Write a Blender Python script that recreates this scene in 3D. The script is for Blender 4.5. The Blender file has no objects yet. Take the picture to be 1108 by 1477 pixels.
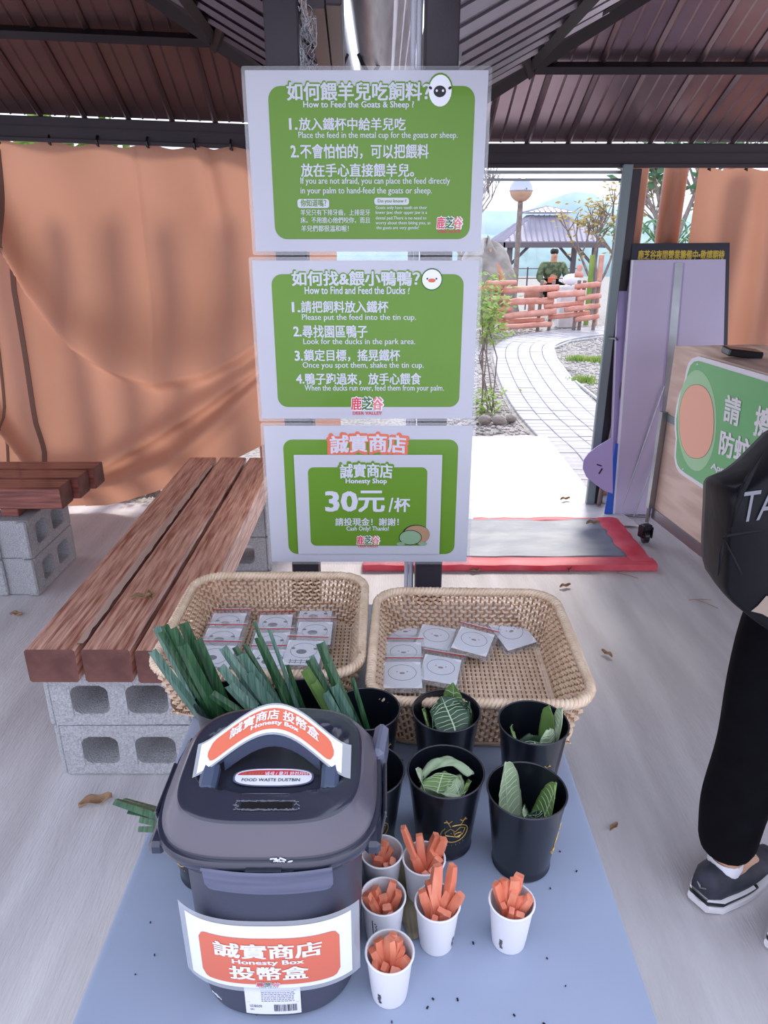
import bpy, bmesh, math, random
from mathutils import Vector, Matrix, Euler, noise
R = random.Random(7)
PI = math.pi
C = bpy.context.scene.collection
SC = bpy.context.scene

def S(r, g, b):
    return tuple(((c/255)/12.92 if c/255 <= .04045 else ((c/255+.055)/1.055)**2.4) for c in (r, g, b))

# ------------------------------------------------------------------ camera, world, sun, exposure
FPX, PITCH, CAMH = 1030.0, math.radians(21.5), 1.52
cam_d = bpy.data.cameras.new('camera')
cam_d.sensor_fit = 'VERTICAL'; cam_d.sensor_height = 36.0; cam_d.lens = 36.0*FPX/1477
cam_d.clip_start = .05; cam_d.clip_end = 400
cam = bpy.data.objects.new('camera', cam_d); C.objects.link(cam)
cam.location = (0, 0, CAMH); cam.rotation_euler = (PI/2-PITCH, 0, 0)
SC.camera = cam
w = bpy.data.worlds.new('world'); SC.world = w; w.use_nodes = True
nt = w.node_tree; bg = nt.nodes['Background']
tc = nt.nodes.new('ShaderNodeTexCoord'); sp = nt.nodes.new('ShaderNodeSeparateXYZ')
rp = nt.nodes.new('ShaderNodeValToRGB')
nt.links.new(tc.outputs['Generated'], sp.inputs[0]); nt.links.new(sp.outputs['Z'], rp.inputs[0])
rp.color_ramp.elements[0].position = 0; rp.color_ramp.elements[0].color = (.83, .86, 1.0, 1)
rp.color_ramp.elements[1].position = .6; rp.color_ramp.elements[1].color = (.74, .81, 1.0, 1)
nt.links.new(rp.outputs[0], bg.inputs['Color']); bg.inputs['Strength'].default_value = 1.15
sd = bpy.data.lights.new('sun', 'SUN'); sd.energy = 2.2; sd.angle = math.radians(14); sd.color = (1, .93, .84)
so = bpy.data.objects.new('sun', sd); C.objects.link(so)
so.rotation_euler = Vector((-.22, -.75, -.75)).to_track_quat('-Z', 'Y').to_euler()   # hazy sun, high beyond the far side
vs = SC.view_settings
SC.display_settings.display_device = 'sRGB'
vs.view_transform = 'Standard'; vs.look = 'None'; vs.gamma = 1; vs.use_curve_mapping = False
vs.exposure = .80
SC.cycles.max_bounces = 8; SC.cycles.transparent_max_bounces = 24; SC.cycles.caustics_reflective = False

# ------------------------------------------------------------------ helpers
def mat(name, c1, c2=None, scale=8, rough=.6, metal=0, bump=0, bscale=None, stretch=(1, 1, 1), transl=0,
        coat=0, kind='noise', detail=4, contrast=(.35, .65), spec=.5, tcol=None, subs=0, anis=0):
    m = bpy.data.materials.new(name); m.use_nodes = True
    n = m.node_tree; p = n.nodes['Principled BSDF']; out = n.nodes['Material Output']
    p.inputs['Base Color'].default_value = (*c1, 1)
    p.inputs['Roughness'].default_value = rough; p.inputs['Metallic'].default_value = metal
    p.inputs['Coat Weight'].default_value = coat; p.inputs['Coat Roughness'].default_value = .08
    p.inputs['Specular IOR Level'].default_value = spec
    if subs: p.inputs['Subsurface Weight'].default_value = subs; p.inputs['Subsurface Radius'].default_value = (.01, .004, .002)
    if c2 or bump:
        t = n.nodes.new('ShaderNodeTexCoord'); mp = n.nodes.new('ShaderNodeMapping')
        mp.inputs['Scale'].default_value = stretch
        n.links.new(t.outputs['Object'], mp.inputs['Vector'])
        if kind == 'wave':
            x = n.nodes.new('ShaderNodeTexWave'); x.inputs['Scale'].default_value = scale
            x.inputs['Distortion'].default_value = 6; x.inputs['Detail'].default_value = 3; x.inputs['Detail Scale'].default_value = .7
        elif kind == 'voronoi':
            x = n.nodes.new('ShaderNodeTexVoronoi'); x.inputs['Scale'].default_value = scale
        else:
            x = n.nodes.new('ShaderNodeTexNoise'); x.inputs['Scale'].default_value = scale; x.inputs['Detail'].default_value = detail
        n.links.new(mp.outputs[0], x.inputs['Vector'])
        fac = x.outputs['Color'] if kind == 'voronoi' else x.outputs[1 if kind == 'wave' else 0]
        if c2:
            r = n.nodes.new('ShaderNodeValToRGB')
            r.color_ramp.elements[0].position, r.color_ramp.elements[1].position = contrast
            r.color_ramp.elements[0].color = (*c1, 1); r.color_ramp.elements[1].color = (*c2, 1)
            n.links.new(fac, r.inputs[0]); n.links.new(r.outputs[0], p.inputs['Base Color'])
        if bump:
            b = n.nodes.new('ShaderNodeBump'); b.inputs['Strength'].default_value = bump; b.inputs['Distance'].default_value = .01
            if bscale:
                y = n.nodes.new('ShaderNodeTexNoise'); y.inputs['Scale'].default_value = bscale; y.inputs['Detail'].default_value = 3
                n.links.new(mp.outputs[0], y.inputs['Vector']); fac = y.outputs[0]
            n.links.new(fac, b.inputs['Height']); n.links.new(b.outputs[0], p.inputs['Normal'])
    if transl:
        tr = n.nodes.new('ShaderNodeBsdfTranslucent'); tr.inputs[0].default_value = (*(tcol or c1), 1)
        mx = n.nodes.new('ShaderNodeMixShader'); mx.inputs[0].default_value = transl
        if c2 and not tcol: n.links.new(r.outputs[0], tr.inputs[0])
        n.links.new(p.outputs[0], mx.inputs[1]); n.links.new(tr.outputs[0], mx.inputs[2]); n.links.new(mx.outputs[0], out.inputs[0])
    return m

def clear_plastic(name, fac=.22, col=(1, 1, 1), crumple=0):
    m = bpy.data.materials.new(name); m.use_nodes = True; n = m.node_tree
    out = n.nodes['Material Output']; n.nodes.remove(n.nodes['Principled BSDF'])
    a = n.nodes.new('ShaderNodeBsdfTransparent'); a.inputs[0].default_value = (.97, .97, .98, 1)
    g = n.nodes.new('ShaderNodeBsdfGlossy'); g.inputs['Roughness'].default_value = .12; g.inputs[0].default_value = (*col, 1)
    if crumple:
        t = n.nodes.new('ShaderNodeTexCoord'); x = n.nodes.new('ShaderNodeTexNoise'); x.inputs['Scale'].default_value = 45; x.inputs['Distortion'].default_value = 1.5
        b = n.nodes.new('ShaderNodeBump'); b.inputs['Strength'].default_value = crumple; b.inputs['Distance'].default_value = .01
        n.links.new(t.outputs['Object'], x.inputs['Vector']); n.links.new(x.outputs[0], b.inputs['Height']); n.links.new(b.outputs[0], g.inputs['Normal'])
    d = n.nodes.new('ShaderNodeBsdfDiffuse'); d.inputs[0].default_value = (.85, .87, .92, 1)
    lw = n.nodes.new('ShaderNodeLayerWeight'); lw.inputs[0].default_value = .5
    pw = n.nodes.new('ShaderNodeMath'); pw.operation = 'POWER'; pw.inputs[1].default_value = 4; n.links.new(lw.outputs['Facing'], pw.inputs[0])
    f = n.nodes.new('ShaderNodeMath'); f.operation = 'MULTIPLY_ADD'; f.inputs[1].default_value = .7; f.inputs[2].default_value = .05; n.links.new(pw.outputs[0], f.inputs[0])
    m1 = n.nodes.new('ShaderNodeMixShader'); m1.inputs[0].default_value = fac
    n.links.new(a.outputs[0], m1.inputs[1]); n.links.new(d.outputs[0], m1.inputs[2])
    m2 = n.nodes.new('ShaderNodeMixShader'); n.links.new(f.outputs[0], m2.inputs[0])
    n.links.new(m1.outputs[0], m2.inputs[1]); n.links.new(g.outputs[0], m2.inputs[2]); n.links.new(m2.outputs[0], out.inputs[0])
    return m

class MB:
    def __init__(s): s.v = []; s.f = []
    def add(s, vs, fs):
        o = len(s.v); s.v += [tuple(x) for x in vs]; s.f += [tuple(i+o for i in f) for f in fs]; return s
    def box(s, c, d, rot=None, bev=0):
        bm = bmesh.new(); bmesh.ops.create_cube(bm, size=1)
        for v in bm.verts: v.co = Vector((v.co.x*d[0], v.co.y*d[1], v.co.z*d[2]))
        if bev: bmesh.ops.bevel(bm, geom=list(bm.edges), offset=bev, segments=1, affect='EDGES')
        M = Matrix.Translation(Vector(c)) @ (Euler(rot).to_matrix().to_4x4() if rot else Matrix())
        s.add([M @ v.co for v in bm.verts], [[v.index for v in f.verts] for f in bm.faces]) if not bev else s._bm(bm, M)
        bm.free(); return s
    def _bm(s, bm, M):
        bm.verts.index_update(); s.add([M @ v.co for v in bm.verts], [[v.index for v in f.verts] for f in bm.faces])
    def loft(s, rings, cap=True, close=True):
        n = len(rings[0]); o = len(s.v)
        for r in rings: s.v += [tuple(p) for p in r]
        for k in range(len(rings)-1):
            for i in range(n if close else n-1):
                j = (i+1) % n; s.f.append((o+k*n+i, o+k*n+j, o+(k+1)*n+j, o+(k+1)*n+i))
        if cap and close: s.f.append(tuple(o+i for i in range(n))[::-1]); s.f.append(tuple(o+(len(rings)-1)*n+i for i in range(n)))
        return s
    def tube(s, pts, r, n=6, cap=True, closed=False, flat=1):
        pts = [Vector(p) for p in pts]; N = len(pts); rings = []; up = Vector((0, 0, 1)); prev = None
        for i, p in enumerate(pts):
            a = pts[(i-1) % N] if (closed or i > 0) else p; b = pts[(i+1) % N] if (closed or i < N-1) else p
            t = (b-a).normalized() if (b-a).length > 1e-9 else Vector((0, 0, 1))
            x = (prev - t*prev.dot(t)) if prev else (up.cross(t) if abs(t.z) < .9 else Vector((1, 0, 0)).cross(t))
            if x.length < 1e-6: x = Vector((1, 0, 0)).cross(t)
            x.normalize(); prev = x; y = t.cross(x); rr = r[i] if isinstance(r, (list, tuple)) else r
            rings.append([p + x*math.cos(2*PI*k/n)*rr + y*math.sin(2*PI*k/n)*rr*flat for k in range(n)])
        if closed: rings.append(rings[0])
        return s.loft(rings, cap and not closed)
    def lathe(s, prof, n=32, c=(0, 0, 0), cap=False):
        return s.loft([[(c[0]+r*math.cos(2*PI*k/n), c[1]+r*math.sin(2*PI*k/n), c[2]+z) for k in range(n)] for r, z in prof], cap)
    def grid(s, fn, nu, nv):
        o = len(s.v)
        for j in range(nv+1):
            for i in range(nu+1): s.v.append(tuple(fn(i/nu, j/nv)))
        for j in range(nv):
            for i in range(nu):
                a = o+j*(nu+1)+i; s.f.append((a, a+1, a+nu+2, a+nu+1))
        return s
    def prism(s, pts, off):     # planar polygon pushed by a vector
        off = Vector(off); n = len(pts); o = len(s.v); P = [Vector(p) for p in pts]
        s.v += [tuple(p) for p in P] + [tuple(p+off) for p in P]
        s.f.append(tuple(o+i for i in range(n))); s.f.append(tuple(o+n+i for i in range(n))[::-1])
        for i in range(n): j = (i+1) % n; s.f.append((o+i, o+n+i, o+n+j, o+j))
        return s
    def build(s, name, m, parent=None, smooth=False, world=False, loc=None, solid=0, label=None, kind=None):
        me = bpy.data.meshes.new(name)
        v = s.v
        if world and parent: L = parent.location; v = [(a[0]-L.x, a[1]-L.y, a[2]-L.z) for a in v]
        me.from_pydata(v, [], s.f)
        bm = bmesh.new(); bm.from_mesh(me); bmesh.ops.recalc_face_normals(bm, faces=bm.faces); bm.to_mesh(me); bm.free()
        if smooth:
            me.shade_smooth()
            if smooth == 'auto':
                try: me.set_sharp_from_angle(angle=math.radians(38))
                except Exception: pass
        me.materials.append(m)
        o = bpy.data.objects.new(name, me); C.objects.link(o)
        if parent: o.parent = parent
        if loc: o.location = loc
        if solid:
            k = o.modifiers.new('s', 'SOLIDIFY'); k.thickness = solid; k.offset = 0
        if label: o['label'] = label
        if kind: o['kind'] = kind
        return o

def thing(name, label, cat, loc=(0, 0, 0), rz=0, group=None, rot=None):
    o = bpy.data.objects.new(name, None); C.objects.link(o); o.empty_display_size = .02
    o.location = loc; o.rotation_euler = rot or (0, 0, rz); o['label'] = label; o['category'] = cat
    if group: o['group'] = group
    return o
def tag(o, label, cat, group=None, kind=None):
    o['label'] = label; o['category'] = cat
    if group: o['group'] = group
    if kind: o['kind'] = kind
    return o
def struct(o): o['kind'] = 'structure'; return o
def dup(root, loc=None, rot=None, label=None, group=None):
    r = root.copy(); C.objects.link(r)
    if loc is not None: r.location = loc
    if rot is not None: r.rotation_euler = rot
    if label: r['label'] = label
    if group: r['group'] = group
    for ch in list(root.children):
        c = ch.copy(); C.objects.link(c); c.parent = r
        for g in list(ch.children):
            d = g.copy(); C.objects.link(d); d.parent = c
    return r

def ray(px, py):
    u = (px-554)/FPX; v = (py-738.5)/FPX
    return Vector((u, math.cos(PITCH)-v*math.sin(PITCH), -math.sin(PITCH)-v*math.cos(PITCH)))
class Plane:                    # a real plane of the place; reads where a photo point lies on it
    def __init__(s, P0, N, U=None):
        s.P = Vector(P0); s.N = Vector(N).normalized()
        s.U = Vector(U).normalized() if U else Vector((0, 0, 1)).cross(s.N).normalized(); s.V = s.N.cross(s.U).normalized()
    def at(s, px, py, lift=0):
        o = Vector((0, 0, CAMH)); d = ray(px, py); t = (s.P-o).dot(s.N)/d.dot(s.N)
        return o + d*t + s.N*lift
    def poly(s, pts, lift=0): return [s.at(x, y, lift) for x, y in pts]
def yplane(y): return Plane((0, y, 0), (0, -1, 0))
def zplane(z): return Plane((0, 0, z), (0, 0, 1))

_tc = {}
def textmesh(body, off=.02, align='LEFT', spacing=1.0):
    k = (body, off, align, spacing)
    if k in _tc: return _tc[k]
    c = bpy.data.curves.new('t', 'FONT'); c.body = body; c.size = 1; c.offset = off; c.resolution_u = 2; c.align_x = align; c.space_line = spacing
    o = bpy.data.objects.new('t', c); C.objects.link(o)
    dg = bpy.context.evaluated_depsgraph_get(); me = bpy.data.meshes.new_from_object(o.evaluated_get(dg))
    vs = [(v.co.x, v.co.y) for v in me.vertices]; fs = [tuple(p.vertices) for p in me.polygons]
    bpy.data.objects.remove(o); bpy.data.curves.remove(c); bpy.data.meshes.remove(me)
    _tc[k] = (vs, fs); return _tc[k]
def textfn(body, fn, m, parent, off=.02, ref=None, name='lettering', align='LEFT', spacing=1.0, world=True):
    vs, fs = textmesh(body, 0, align, spacing); rv = vs      # weight comes from slightly shifted copies of the outlines
    if off > .05: sh = [(off*.8*math.cos(a*PI/5), off*.8*math.sin(a*PI/5)) for a in range(10)]+[(off*.4*math.cos(a*PI/2), off*.4*math.sin(a*PI/2)) for a in range(4)]
    elif off > .018: sh = [(-off, -off*.6), (off, -off*.6), (-off, off*.6), (off, off*.6), (0, 0)]
    elif off > 0: sh = [(-off, 0), (off, 0)]
    else: sh = [(0, 0)]
    nv = len(vs); F2 = []
    for i in range(len(sh)): F2 += [tuple(k+i*nv for k in f) for f in fs]
    x0 = min(v[0] for v in rv); x1 = max(v[0] for v in rv); y0 = min(v[1] for v in rv); y1 = max(v[1] for v in rv)
    def q(x, y, i):         # every copy a hair above the last, so that no two faces coincide
        s, t = (x-x0)/(x1-x0), (y-y0)/(y1-y0); p = fn(s, t); n = (fn(s+.01, t)-p).cross(fn(s, t+.01)-p)
        return p + n.normalized()*(i*1.6e-5)
    b = MB(); b.add([q(x+dx, y+dy, i) for i, (dx, dy) in enumerate(sh) for x, y in vs], F2)
    return b.build(name, m, parent, world=world)
def txt(body, pl, x0, x1, yt, yb, m, parent, lift=.001, off=.02, arc=0, **k):
    A = pl.at(x0, yb); Wd = (pl.at(x1, yb)-A).dot(pl.U); Hh = (pl.at(x0, yt)-A).dot(pl.V)
    return textfn(body, lambda s, t: A + pl.U*Wd*s + pl.V*(Hh*t + arc*(1-(2*s-1)**2)) + pl.N*lift, m, parent, off, **k)
def rrect(x0, y0, x1, y1, r, n=5):
    P = []
    for cx, cy, a in ((x1-r, y0+r, -90), (x1-r, y1-r, 0), (x0+r, y1-r, 90), (x0+r, y0+r, 180)):
        for k in range(n+1):
            t = math.radians(a+90*k/n); P.append((cx+r*math.cos(t), cy+r*math.sin(t)))
    return P
def ell(cx, cy, rx, ry, n=24): return [(cx+rx*math.cos(2*PI*k/n), cy+ry*math.sin(2*PI*k/n)) for k in range(n)]
def flat(name, pl, pts, m, parent, lift=.001, th=.0003, quad=None):
    b = MB(); b.prism(pl.poly(pts, lift), pl.N*-th); return b.build(name, m, parent, world=True)
def nz(x, y=0, z=0): return noise.noise(Vector((x, y, z)))
def clamp(x, a=0, b=1): return max(a, min(b, x))
def sm(a, b, x): t = clamp((x-a)/(b-a)); return t*t*(3-2*t)

# ------------------------------------------------------------------ materials
M = {}
M['concrete'] = mat('concrete', S(192, 187, 190), S(214, 210, 213), 3.5, .85, bump=.35, bscale=60, stretch=(2.6, .35, 1), detail=8)
M['earth'] = mat('earth', S(128, 124, 122), S(168, 164, 160), 60, .95, bump=.6, kind='voronoi')
M['paver'] = mat('paver', S(170, 170, 176), S(190, 188, 192), 6, .9, bump=.2, bscale=80)
M['stone'] = mat('stone', S(140, 134, 132), S(190, 184, 182), 9, .85, detail=2)
M['sheet'] = mat('white_sheet', S(222, 220, 222), S(206, 203, 206), 5, .6, bump=.25, bscale=12, stretch=(1, 2.5, 1))
M['roof'] = mat('roof_panel_brown', S(100, 74, 74), S(82, 62, 64), 2.5, .4, .5, bump=.05)
M['roofR'] = mat('roof_panel_plum', S(166, 146, 152), S(134, 114, 120), 1.6, .28, .75, bump=.06)
M['roofsideR'] = mat('roof_panel_side_sheen', S(196, 188, 196), S(160, 150, 160), 2.5, .3, .5)  # right roof's inner slope, silver reflections put into a paler base colour
M['roofside'] = mat('roof_panel_side', S(124, 112, 118), S(106, 92, 98), 2.5, .3, .7)
M['beam'] = mat('dark_beam', S(66, 56, 62), S(58, 50, 56), 3, .42, .35)
M['beam2'] = mat('dark_rafter', S(44, 38, 42), rough=.45, metal=.3)
M['post'] = mat('dark_post', S(64, 58, 66), S(54, 48, 56), 5, .5, .2, bump=.05, bscale=200)
M['alu'] = mat('aluminium', S(172, 176, 180), S(150, 156, 160), 6, .35, .7)
M['gutter'] = mat('gutter_metal', S(214, 214, 220), S(176, 174, 184), 7, .35, .12, stretch=(8, .6, 1))
M['zinc'] = mat('zinc_strip', S(176, 178, 182), S(148, 150, 154), 22, .55, .4)
M['graypost'] = mat('grey_post', S(128, 142, 146), rough=.5, metal=.1)
M['pvc'] = mat('white_pvc', S(214, 216, 228), rough=.3)
M['curtain'] = mat('orange_curtain', S(194, 146, 126), S(180, 132, 112), 2.2, .8, bump=.12, bscale=300, transl=.34, tcol=S(212, 156, 128))
M['strap'] = mat('brown_strap', S(120, 84, 72), rough=.8)
M['black'] = mat('black_plastic', S(18, 18, 22), rough=.4)
M['woodT'] = mat('timber_top', S(146, 78, 62), S(236, 188, 168), 7, .42, bump=.4, stretch=(15, .9, 15), detail=10, contrast=(.32, .66), coat=.3)  # pale worn grain, with glare on the top put into the colour
M['woodX'] = mat('timber_across', S(98, 48, 42), S(156, 90, 76), 7, .42, bump=.3, stretch=(.7, 9, 9), detail=7, contrast=(.32, .66), coat=.3)
M['endgrain'] = mat('end_grain', S(92, 54, 48), S(122, 78, 70), 14, .7, bump=.2, detail=6)
M['block'] = mat('cement_block', S(160, 160, 164), S(190, 190, 194), 190, .95, bump=.6, bscale=160, detail=2)
M['log'] = mat('peeled_log', S(176, 112, 86), S(206, 150, 120), 5, .6, bump=.2, stretch=(2, 2, .35), coat=.1)
M['log2'] = mat('fence_log', S(200, 136, 120), S(224, 166, 150), 6, .7, bump=.2)
M['table'] = mat('table_top', S(146, 157, 181), S(154, 164, 187), 3, .42, bump=.03, bscale=60)
M['tablegrey'] = mat('table_frame', S(120, 122, 130), rough=.4, metal=.5)
M['binbody'] = mat('bin_body', S(62, 64, 80), S(68, 70, 86), 4, .38, bump=.02, bscale=200)
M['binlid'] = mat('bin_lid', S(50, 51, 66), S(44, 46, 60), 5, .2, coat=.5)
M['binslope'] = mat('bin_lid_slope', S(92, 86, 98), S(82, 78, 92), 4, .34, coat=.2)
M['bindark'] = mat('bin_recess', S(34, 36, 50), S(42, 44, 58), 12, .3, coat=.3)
M['clip'] = mat('bin_clip', S(104, 106, 128), S(90, 92, 112), 10, .3, stretch=(1, 1, 12))
M['handle'] = mat('bin_handle', S(66, 76, 100), rough=.35)
M['paper'] = mat('white_paper', S(222, 222, 232), S(216, 216, 228), 3, .42, transl=.30, coat=.35)
M['green'] = mat('green_ink', S(112, 160, 44), S(106, 152, 42), 3, .42, transl=.22, coat=.35)
M['white'] = mat('white_ink', S(236, 236, 244), rough=.45)
M['whitet'] = mat('white_ink_backlit', S(232, 232, 244), rough=.45, transl=.3)
M['orange'] = mat('orange_ink', S(212, 96, 62), S(218, 104, 70), 3, .4, coat=.3)
M['salmon'] = mat('salmon_ink', S(222, 116, 88), S(216, 108, 80), 3, .4, coat=.3)
M['redink'] = mat('red_ink', S(208, 60, 74), rough=.4)
M['pinkink'] = mat('pink_ink', S(228, 120, 120), rough=.5)
M['dkgreen'] = mat('dark_green_ink', S(56, 104, 44), rough=.5)
M['ink'] = mat('black_ink', S(26, 26, 34), rough=.5)
M['greyink'] = mat('grey_ink', S(120, 120, 128), rough=.5)
M['film'] = clear_plastic('laminate_edge', .10)
M['bagfilm'] = clear_plastic('bag_film', .10, crumple=.8)
M['hazeplastic'] = clear_plastic('clear_clip', .35)
M['cup'] = mat('black_enamel', S(16, 18, 26), S(20, 23, 32), 6, .28, coat=.3)
M['cuprim'] = mat('cup_rim', S(54, 54, 62), rough=.25, metal=.3)
M['gold'] = mat('gold_print', S(196, 164, 92), rough=.35, metal=.4)
M['papercup'] = mat('paper_cup', S(232, 230, 234), rough=.55)
M['carrot'] = mat('carrot', S(218, 120, 90), S(234, 154, 126), 60, .42, stretch=(1, 1, .2), subs=.15, bump=.1)
M['blade'] = mat('long_leaf', S(30, 66, 42), S(62, 102, 66), 60, .3, bump=.2, stretch=(6, 1, .12))
M['blade2'] = mat('long_leaf_pale', S(62, 98, 84), S(112, 142, 128), 60, .3, bump=.2, stretch=(6, 1, .12))
M['leafdk'] = mat('dark_leaf', S(38, 62, 46), S(56, 84, 60), 18, .45, bump=.3, transl=.1)
M['leafmd'] = mat('mid_leaf', S(88, 122, 62), S(128, 158, 88), 18, .45, bump=.3, transl=.15)
M['leafpl'] = mat('pale_leaf', S(158, 178, 142), S(190, 204, 172), 14, .45, bump=.3, transl=.15)
M['vein'] = mat('leaf_vein', S(190, 208, 176), rough=.5)
M['wicker'] = mat('wicker', S(220, 190, 162), S(238, 212, 186), 40, .4, coat=.3, transl=.12)
M['wicker2'] = mat('wicker_gap_shade', S(150, 108, 78), S(180, 138, 104), 40, .5)  # darker copy of the wicker, shade of the weave gaps put into it
M['card'] = mat('card', S(232, 232, 240), rough=.6)
M['kraft'] = mat('feed_pellets', S(150, 120, 96), S(190, 160, 132), 260, .9, bump=.8, contrast=(.4, .6))
M['redzip'] = mat('red_zip', S(206, 52, 62), rough=.4)
M['red'] = mat('red_cloth', S(206, 44, 64), S(222, 92, 108), 6, .55, bump=.2, bscale=20)
M['grey'] = mat('grey_tarp', S(132, 138, 152), S(118, 124, 138), 7, .5, bump=.35, bscale=9, stretch=(1, 2, 1))
M['lav'] = mat('lavender_board', S(204, 194, 222), S(196, 186, 214), 2, .45, bump=.02)
M['lav2'] = mat('lavender_panel', S(186, 170, 222), rough=.45)
M['navy'] = mat('navy_print', S(28, 28, 48), rough=.4)
M['yellow'] = mat('yellow_print', S(226, 196, 70), rough=.5)
M['blue'] = mat('blue_board', S(36, 92, 196), rough=.5)
M['cartwood'] = mat('cart_laminate', S(200, 172, 158), S(222, 198, 184), 10, .5, kind='wave', stretch=(.4, .25, 2.2), contrast=(.0, 1))
M['cartgreen'] = mat('cart_sign_green', S(104, 184, 116), S(116, 190, 124), 2, .4, coat=.2)
M['palegreen'] = mat('pale_green_print', S(168, 218, 168), rough=.45)
M['peach'] = mat('peach_print', S(246, 184, 158), rough=.45)
M['steel'] = mat('steel', S(150, 152, 156), rough=.3, metal=.9)
M['cloth'] = mat('black_cloth', S(8, 8, 12), S(13, 13, 18), 20, .95, bump=.5, bscale=9, spec=.12)
M['nylon'] = mat('black_nylon', S(10, 10, 15), S(15, 15, 21), 9, .55, bump=.6, bscale=7, spec=.22)
M['tan'] = mat('tan_patch', S(150, 132, 120), rough=.8)
M['skin'] = mat('skin', S(206, 158, 132), rough=.55, subs=.1)
M['hair'] = mat('black_hair', S(24, 20, 20), rough=.5)
M['shoe'] = mat('shoe_dark', S(52, 52, 66), S(40, 40, 52), 30, .7, bump=.2)
M['sole'] = mat('shoe_sole', S(226, 222, 226), rough=.5)
M['dryleaf'] = mat('dry_leaf', S(150, 116, 88), S(184, 150, 120), 30, .7, bump=.3)
M['hill'] = mat('hazy_hill', S(160, 182, 190), S(172, 192, 198), .2, 1, spec=0)  # distance haze is mixed into the base colour
M['hill2'] = mat('hazy_near_trees', S(146, 170, 172), S(162, 184, 182), .7, 1, spec=0)  # nearer ridge, also with haze put into its colour
M['tin'] = mat('pavilion_roof', S(150, 146, 160), S(166, 160, 174), 1.5, .5, .2)
M['pavdark'] = mat('pavilion_frame', S(108, 100, 108), rough=.7)
M['rock'] = mat('boulder', S(128, 122, 118), S(168, 160, 154), 4, .95, bump=.6, bscale=12)
M['foliage'] = mat('foliage', S(120, 152, 70), S(160, 184, 96), 3, .7, transl=.3)
M['foliage2'] = mat('autumn_foliage', S(164, 150, 96), S(190, 172, 110), 3, .7, transl=.3)
M['palm'] = mat('palm_green', S(86, 130, 96), S(120, 160, 120), 3, .6, transl=.3)
M['bark'] = mat('bark', S(120, 108, 104), S(150, 138, 132), 12, .9, bump=.4)
M['camo'] = mat('green_jacket', S(70, 86, 66), S(110, 122, 88), 14, .9, contrast=(.45, .55))
M['mirror'] = mat('mirror_ball', S(176, 180, 196), rough=.12, metal=1)
M['globe'] = mat('globe_lower', S(206, 170, 150), rough=.3, metal=.5)

# ------------------------------------------------------------------ the setting: floor, ground, path
fl = MB().box((0, 1.0, -.06), (9, 6.0, .12)).build('floor', M['concrete']); struct(fl)
def gz(x, y):
    return -.03 - 1.25*sm(13.5, 19, y) - .35*sm(22, 40, y) + .02*nz(x*.8, y*.8)
b = MB().grid(lambda s, t: (lambda X, Y: (X, Y, gz(X, Y)))(-26+60*s, 3.98+60*t*t), 60, 60)
gr = b.build('ground', M['earth'], smooth=True); struct(gr)

def cl(t):      # centre line of the winding path
    K = [(1.55, 4.0), (1.66, 4.9), (1.62, 5.7), (1.60, 6.4), (1.64, 7.4), (1.74, 8.6), (1.86, 9.6), (2.08, 10.5), (2.55, 11.25), (3.3, 11.85), (4.4, 12.3), (5.6, 12.5)]
    n = len(K)-1; f = clamp(t)*n; i = min(int(f), n-1); f -= i
    P = [Vector(K[max(0, min(n, i+d))]) for d in (-1, 0, 1, 2)]
    return .5*((2*P[1]) + (-P[0]+P[2])*f + (2*P[0]-5*P[1]+4*P[2]-P[3])*f*f + (-P[0]+3*P[1]-3*P[2]+P[3])*f**3)
path = MB(); N = 90
path.loft([[(*(cl(k/N)+q*Vector((s*.44, 0)).to_2d() if 0 else (cl(k/N).x+s*.44*1.0, cl(k/N).y-s*.25*sm(9.5, 12, cl(k/N).y))), z) for s, z in ((-1, -.06), (-1, -.018), (1, -.018), (1, -.06))] for k in range(N+1)])
pt = path.build('path', M['earth']); struct(pt)
pavm = MB().box((0, 0, 0), (1, 1, 1), bev=.0).v
def paver_mesh():
    bm = bmesh.new(); bmesh.ops.create_cube(bm, size=1)
    for v in bm.verts: v.co = Vector((v.co.x*.156, v.co.y*.104, v.co.z*.03))
    bmesh.ops.bevel(bm, geom=list(bm.edges), offset=.004, segments=1, affect='EDGES')
    me = bpy.data.meshes.new('paver'); bm.to_mesh(me); bm.free(); me.materials.append(M['paver']); return me
pm = paver_mesh(); rest = MB(); cnt = 0
L = [cl(i/600) for i in range(601)]; acc = 0; last = L[0]; nxt = 0
for i in range(1, 601):
    acc += (L[i]-L[i-1]).length
    if acc < nxt: continue
    nxt += .11; p = L[i]; d = (L[min(600, i+6)]-L[i-6 if i > 6 else 0]).normalized(); a = math.atan2(d.y, d.x)-PI/2
    nn = Vector((d.y, -d.x))
    for c in range(5):
        q = p + nn*((c-2)*.162); z = -.012+R.uniform(-.002, .002)
        if q.y < 4.0: continue
        if cnt < 300:
            o = bpy.data.objects.new('paver', pm); C.objects.link(o); o.parent = pt
            o.location = (q.x, q.y, z); o.rotation_euler = (0, 0, a+R.uniform(-.02, .02)); cnt += 1
        else: rest.box((q.x, q.y, z), (.156, .104, .03), (0, 0, a))
if rest.v: rest.build('paver_field', M['paver'], pt, kind='stuff')
# kerb of the gravel bed on the right of the bend
b = MB(); b.tube([(2.12+.0*k, 0, 0) for k in ()] or [(2.08, 6.6, -.01), (2.08, 8.0, -.01), (2.2, 9.2, -.01), (2.36, 10.1, -.01), (2.75, 10.75, -.01), (3.4, 11.25, -.01), (4.5, 11.7, -.01)], .02, 6)
tag(b.build('path_edging', M['zinc']), 'thin edging strip along the right side of the winding path', 'edging')
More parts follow.
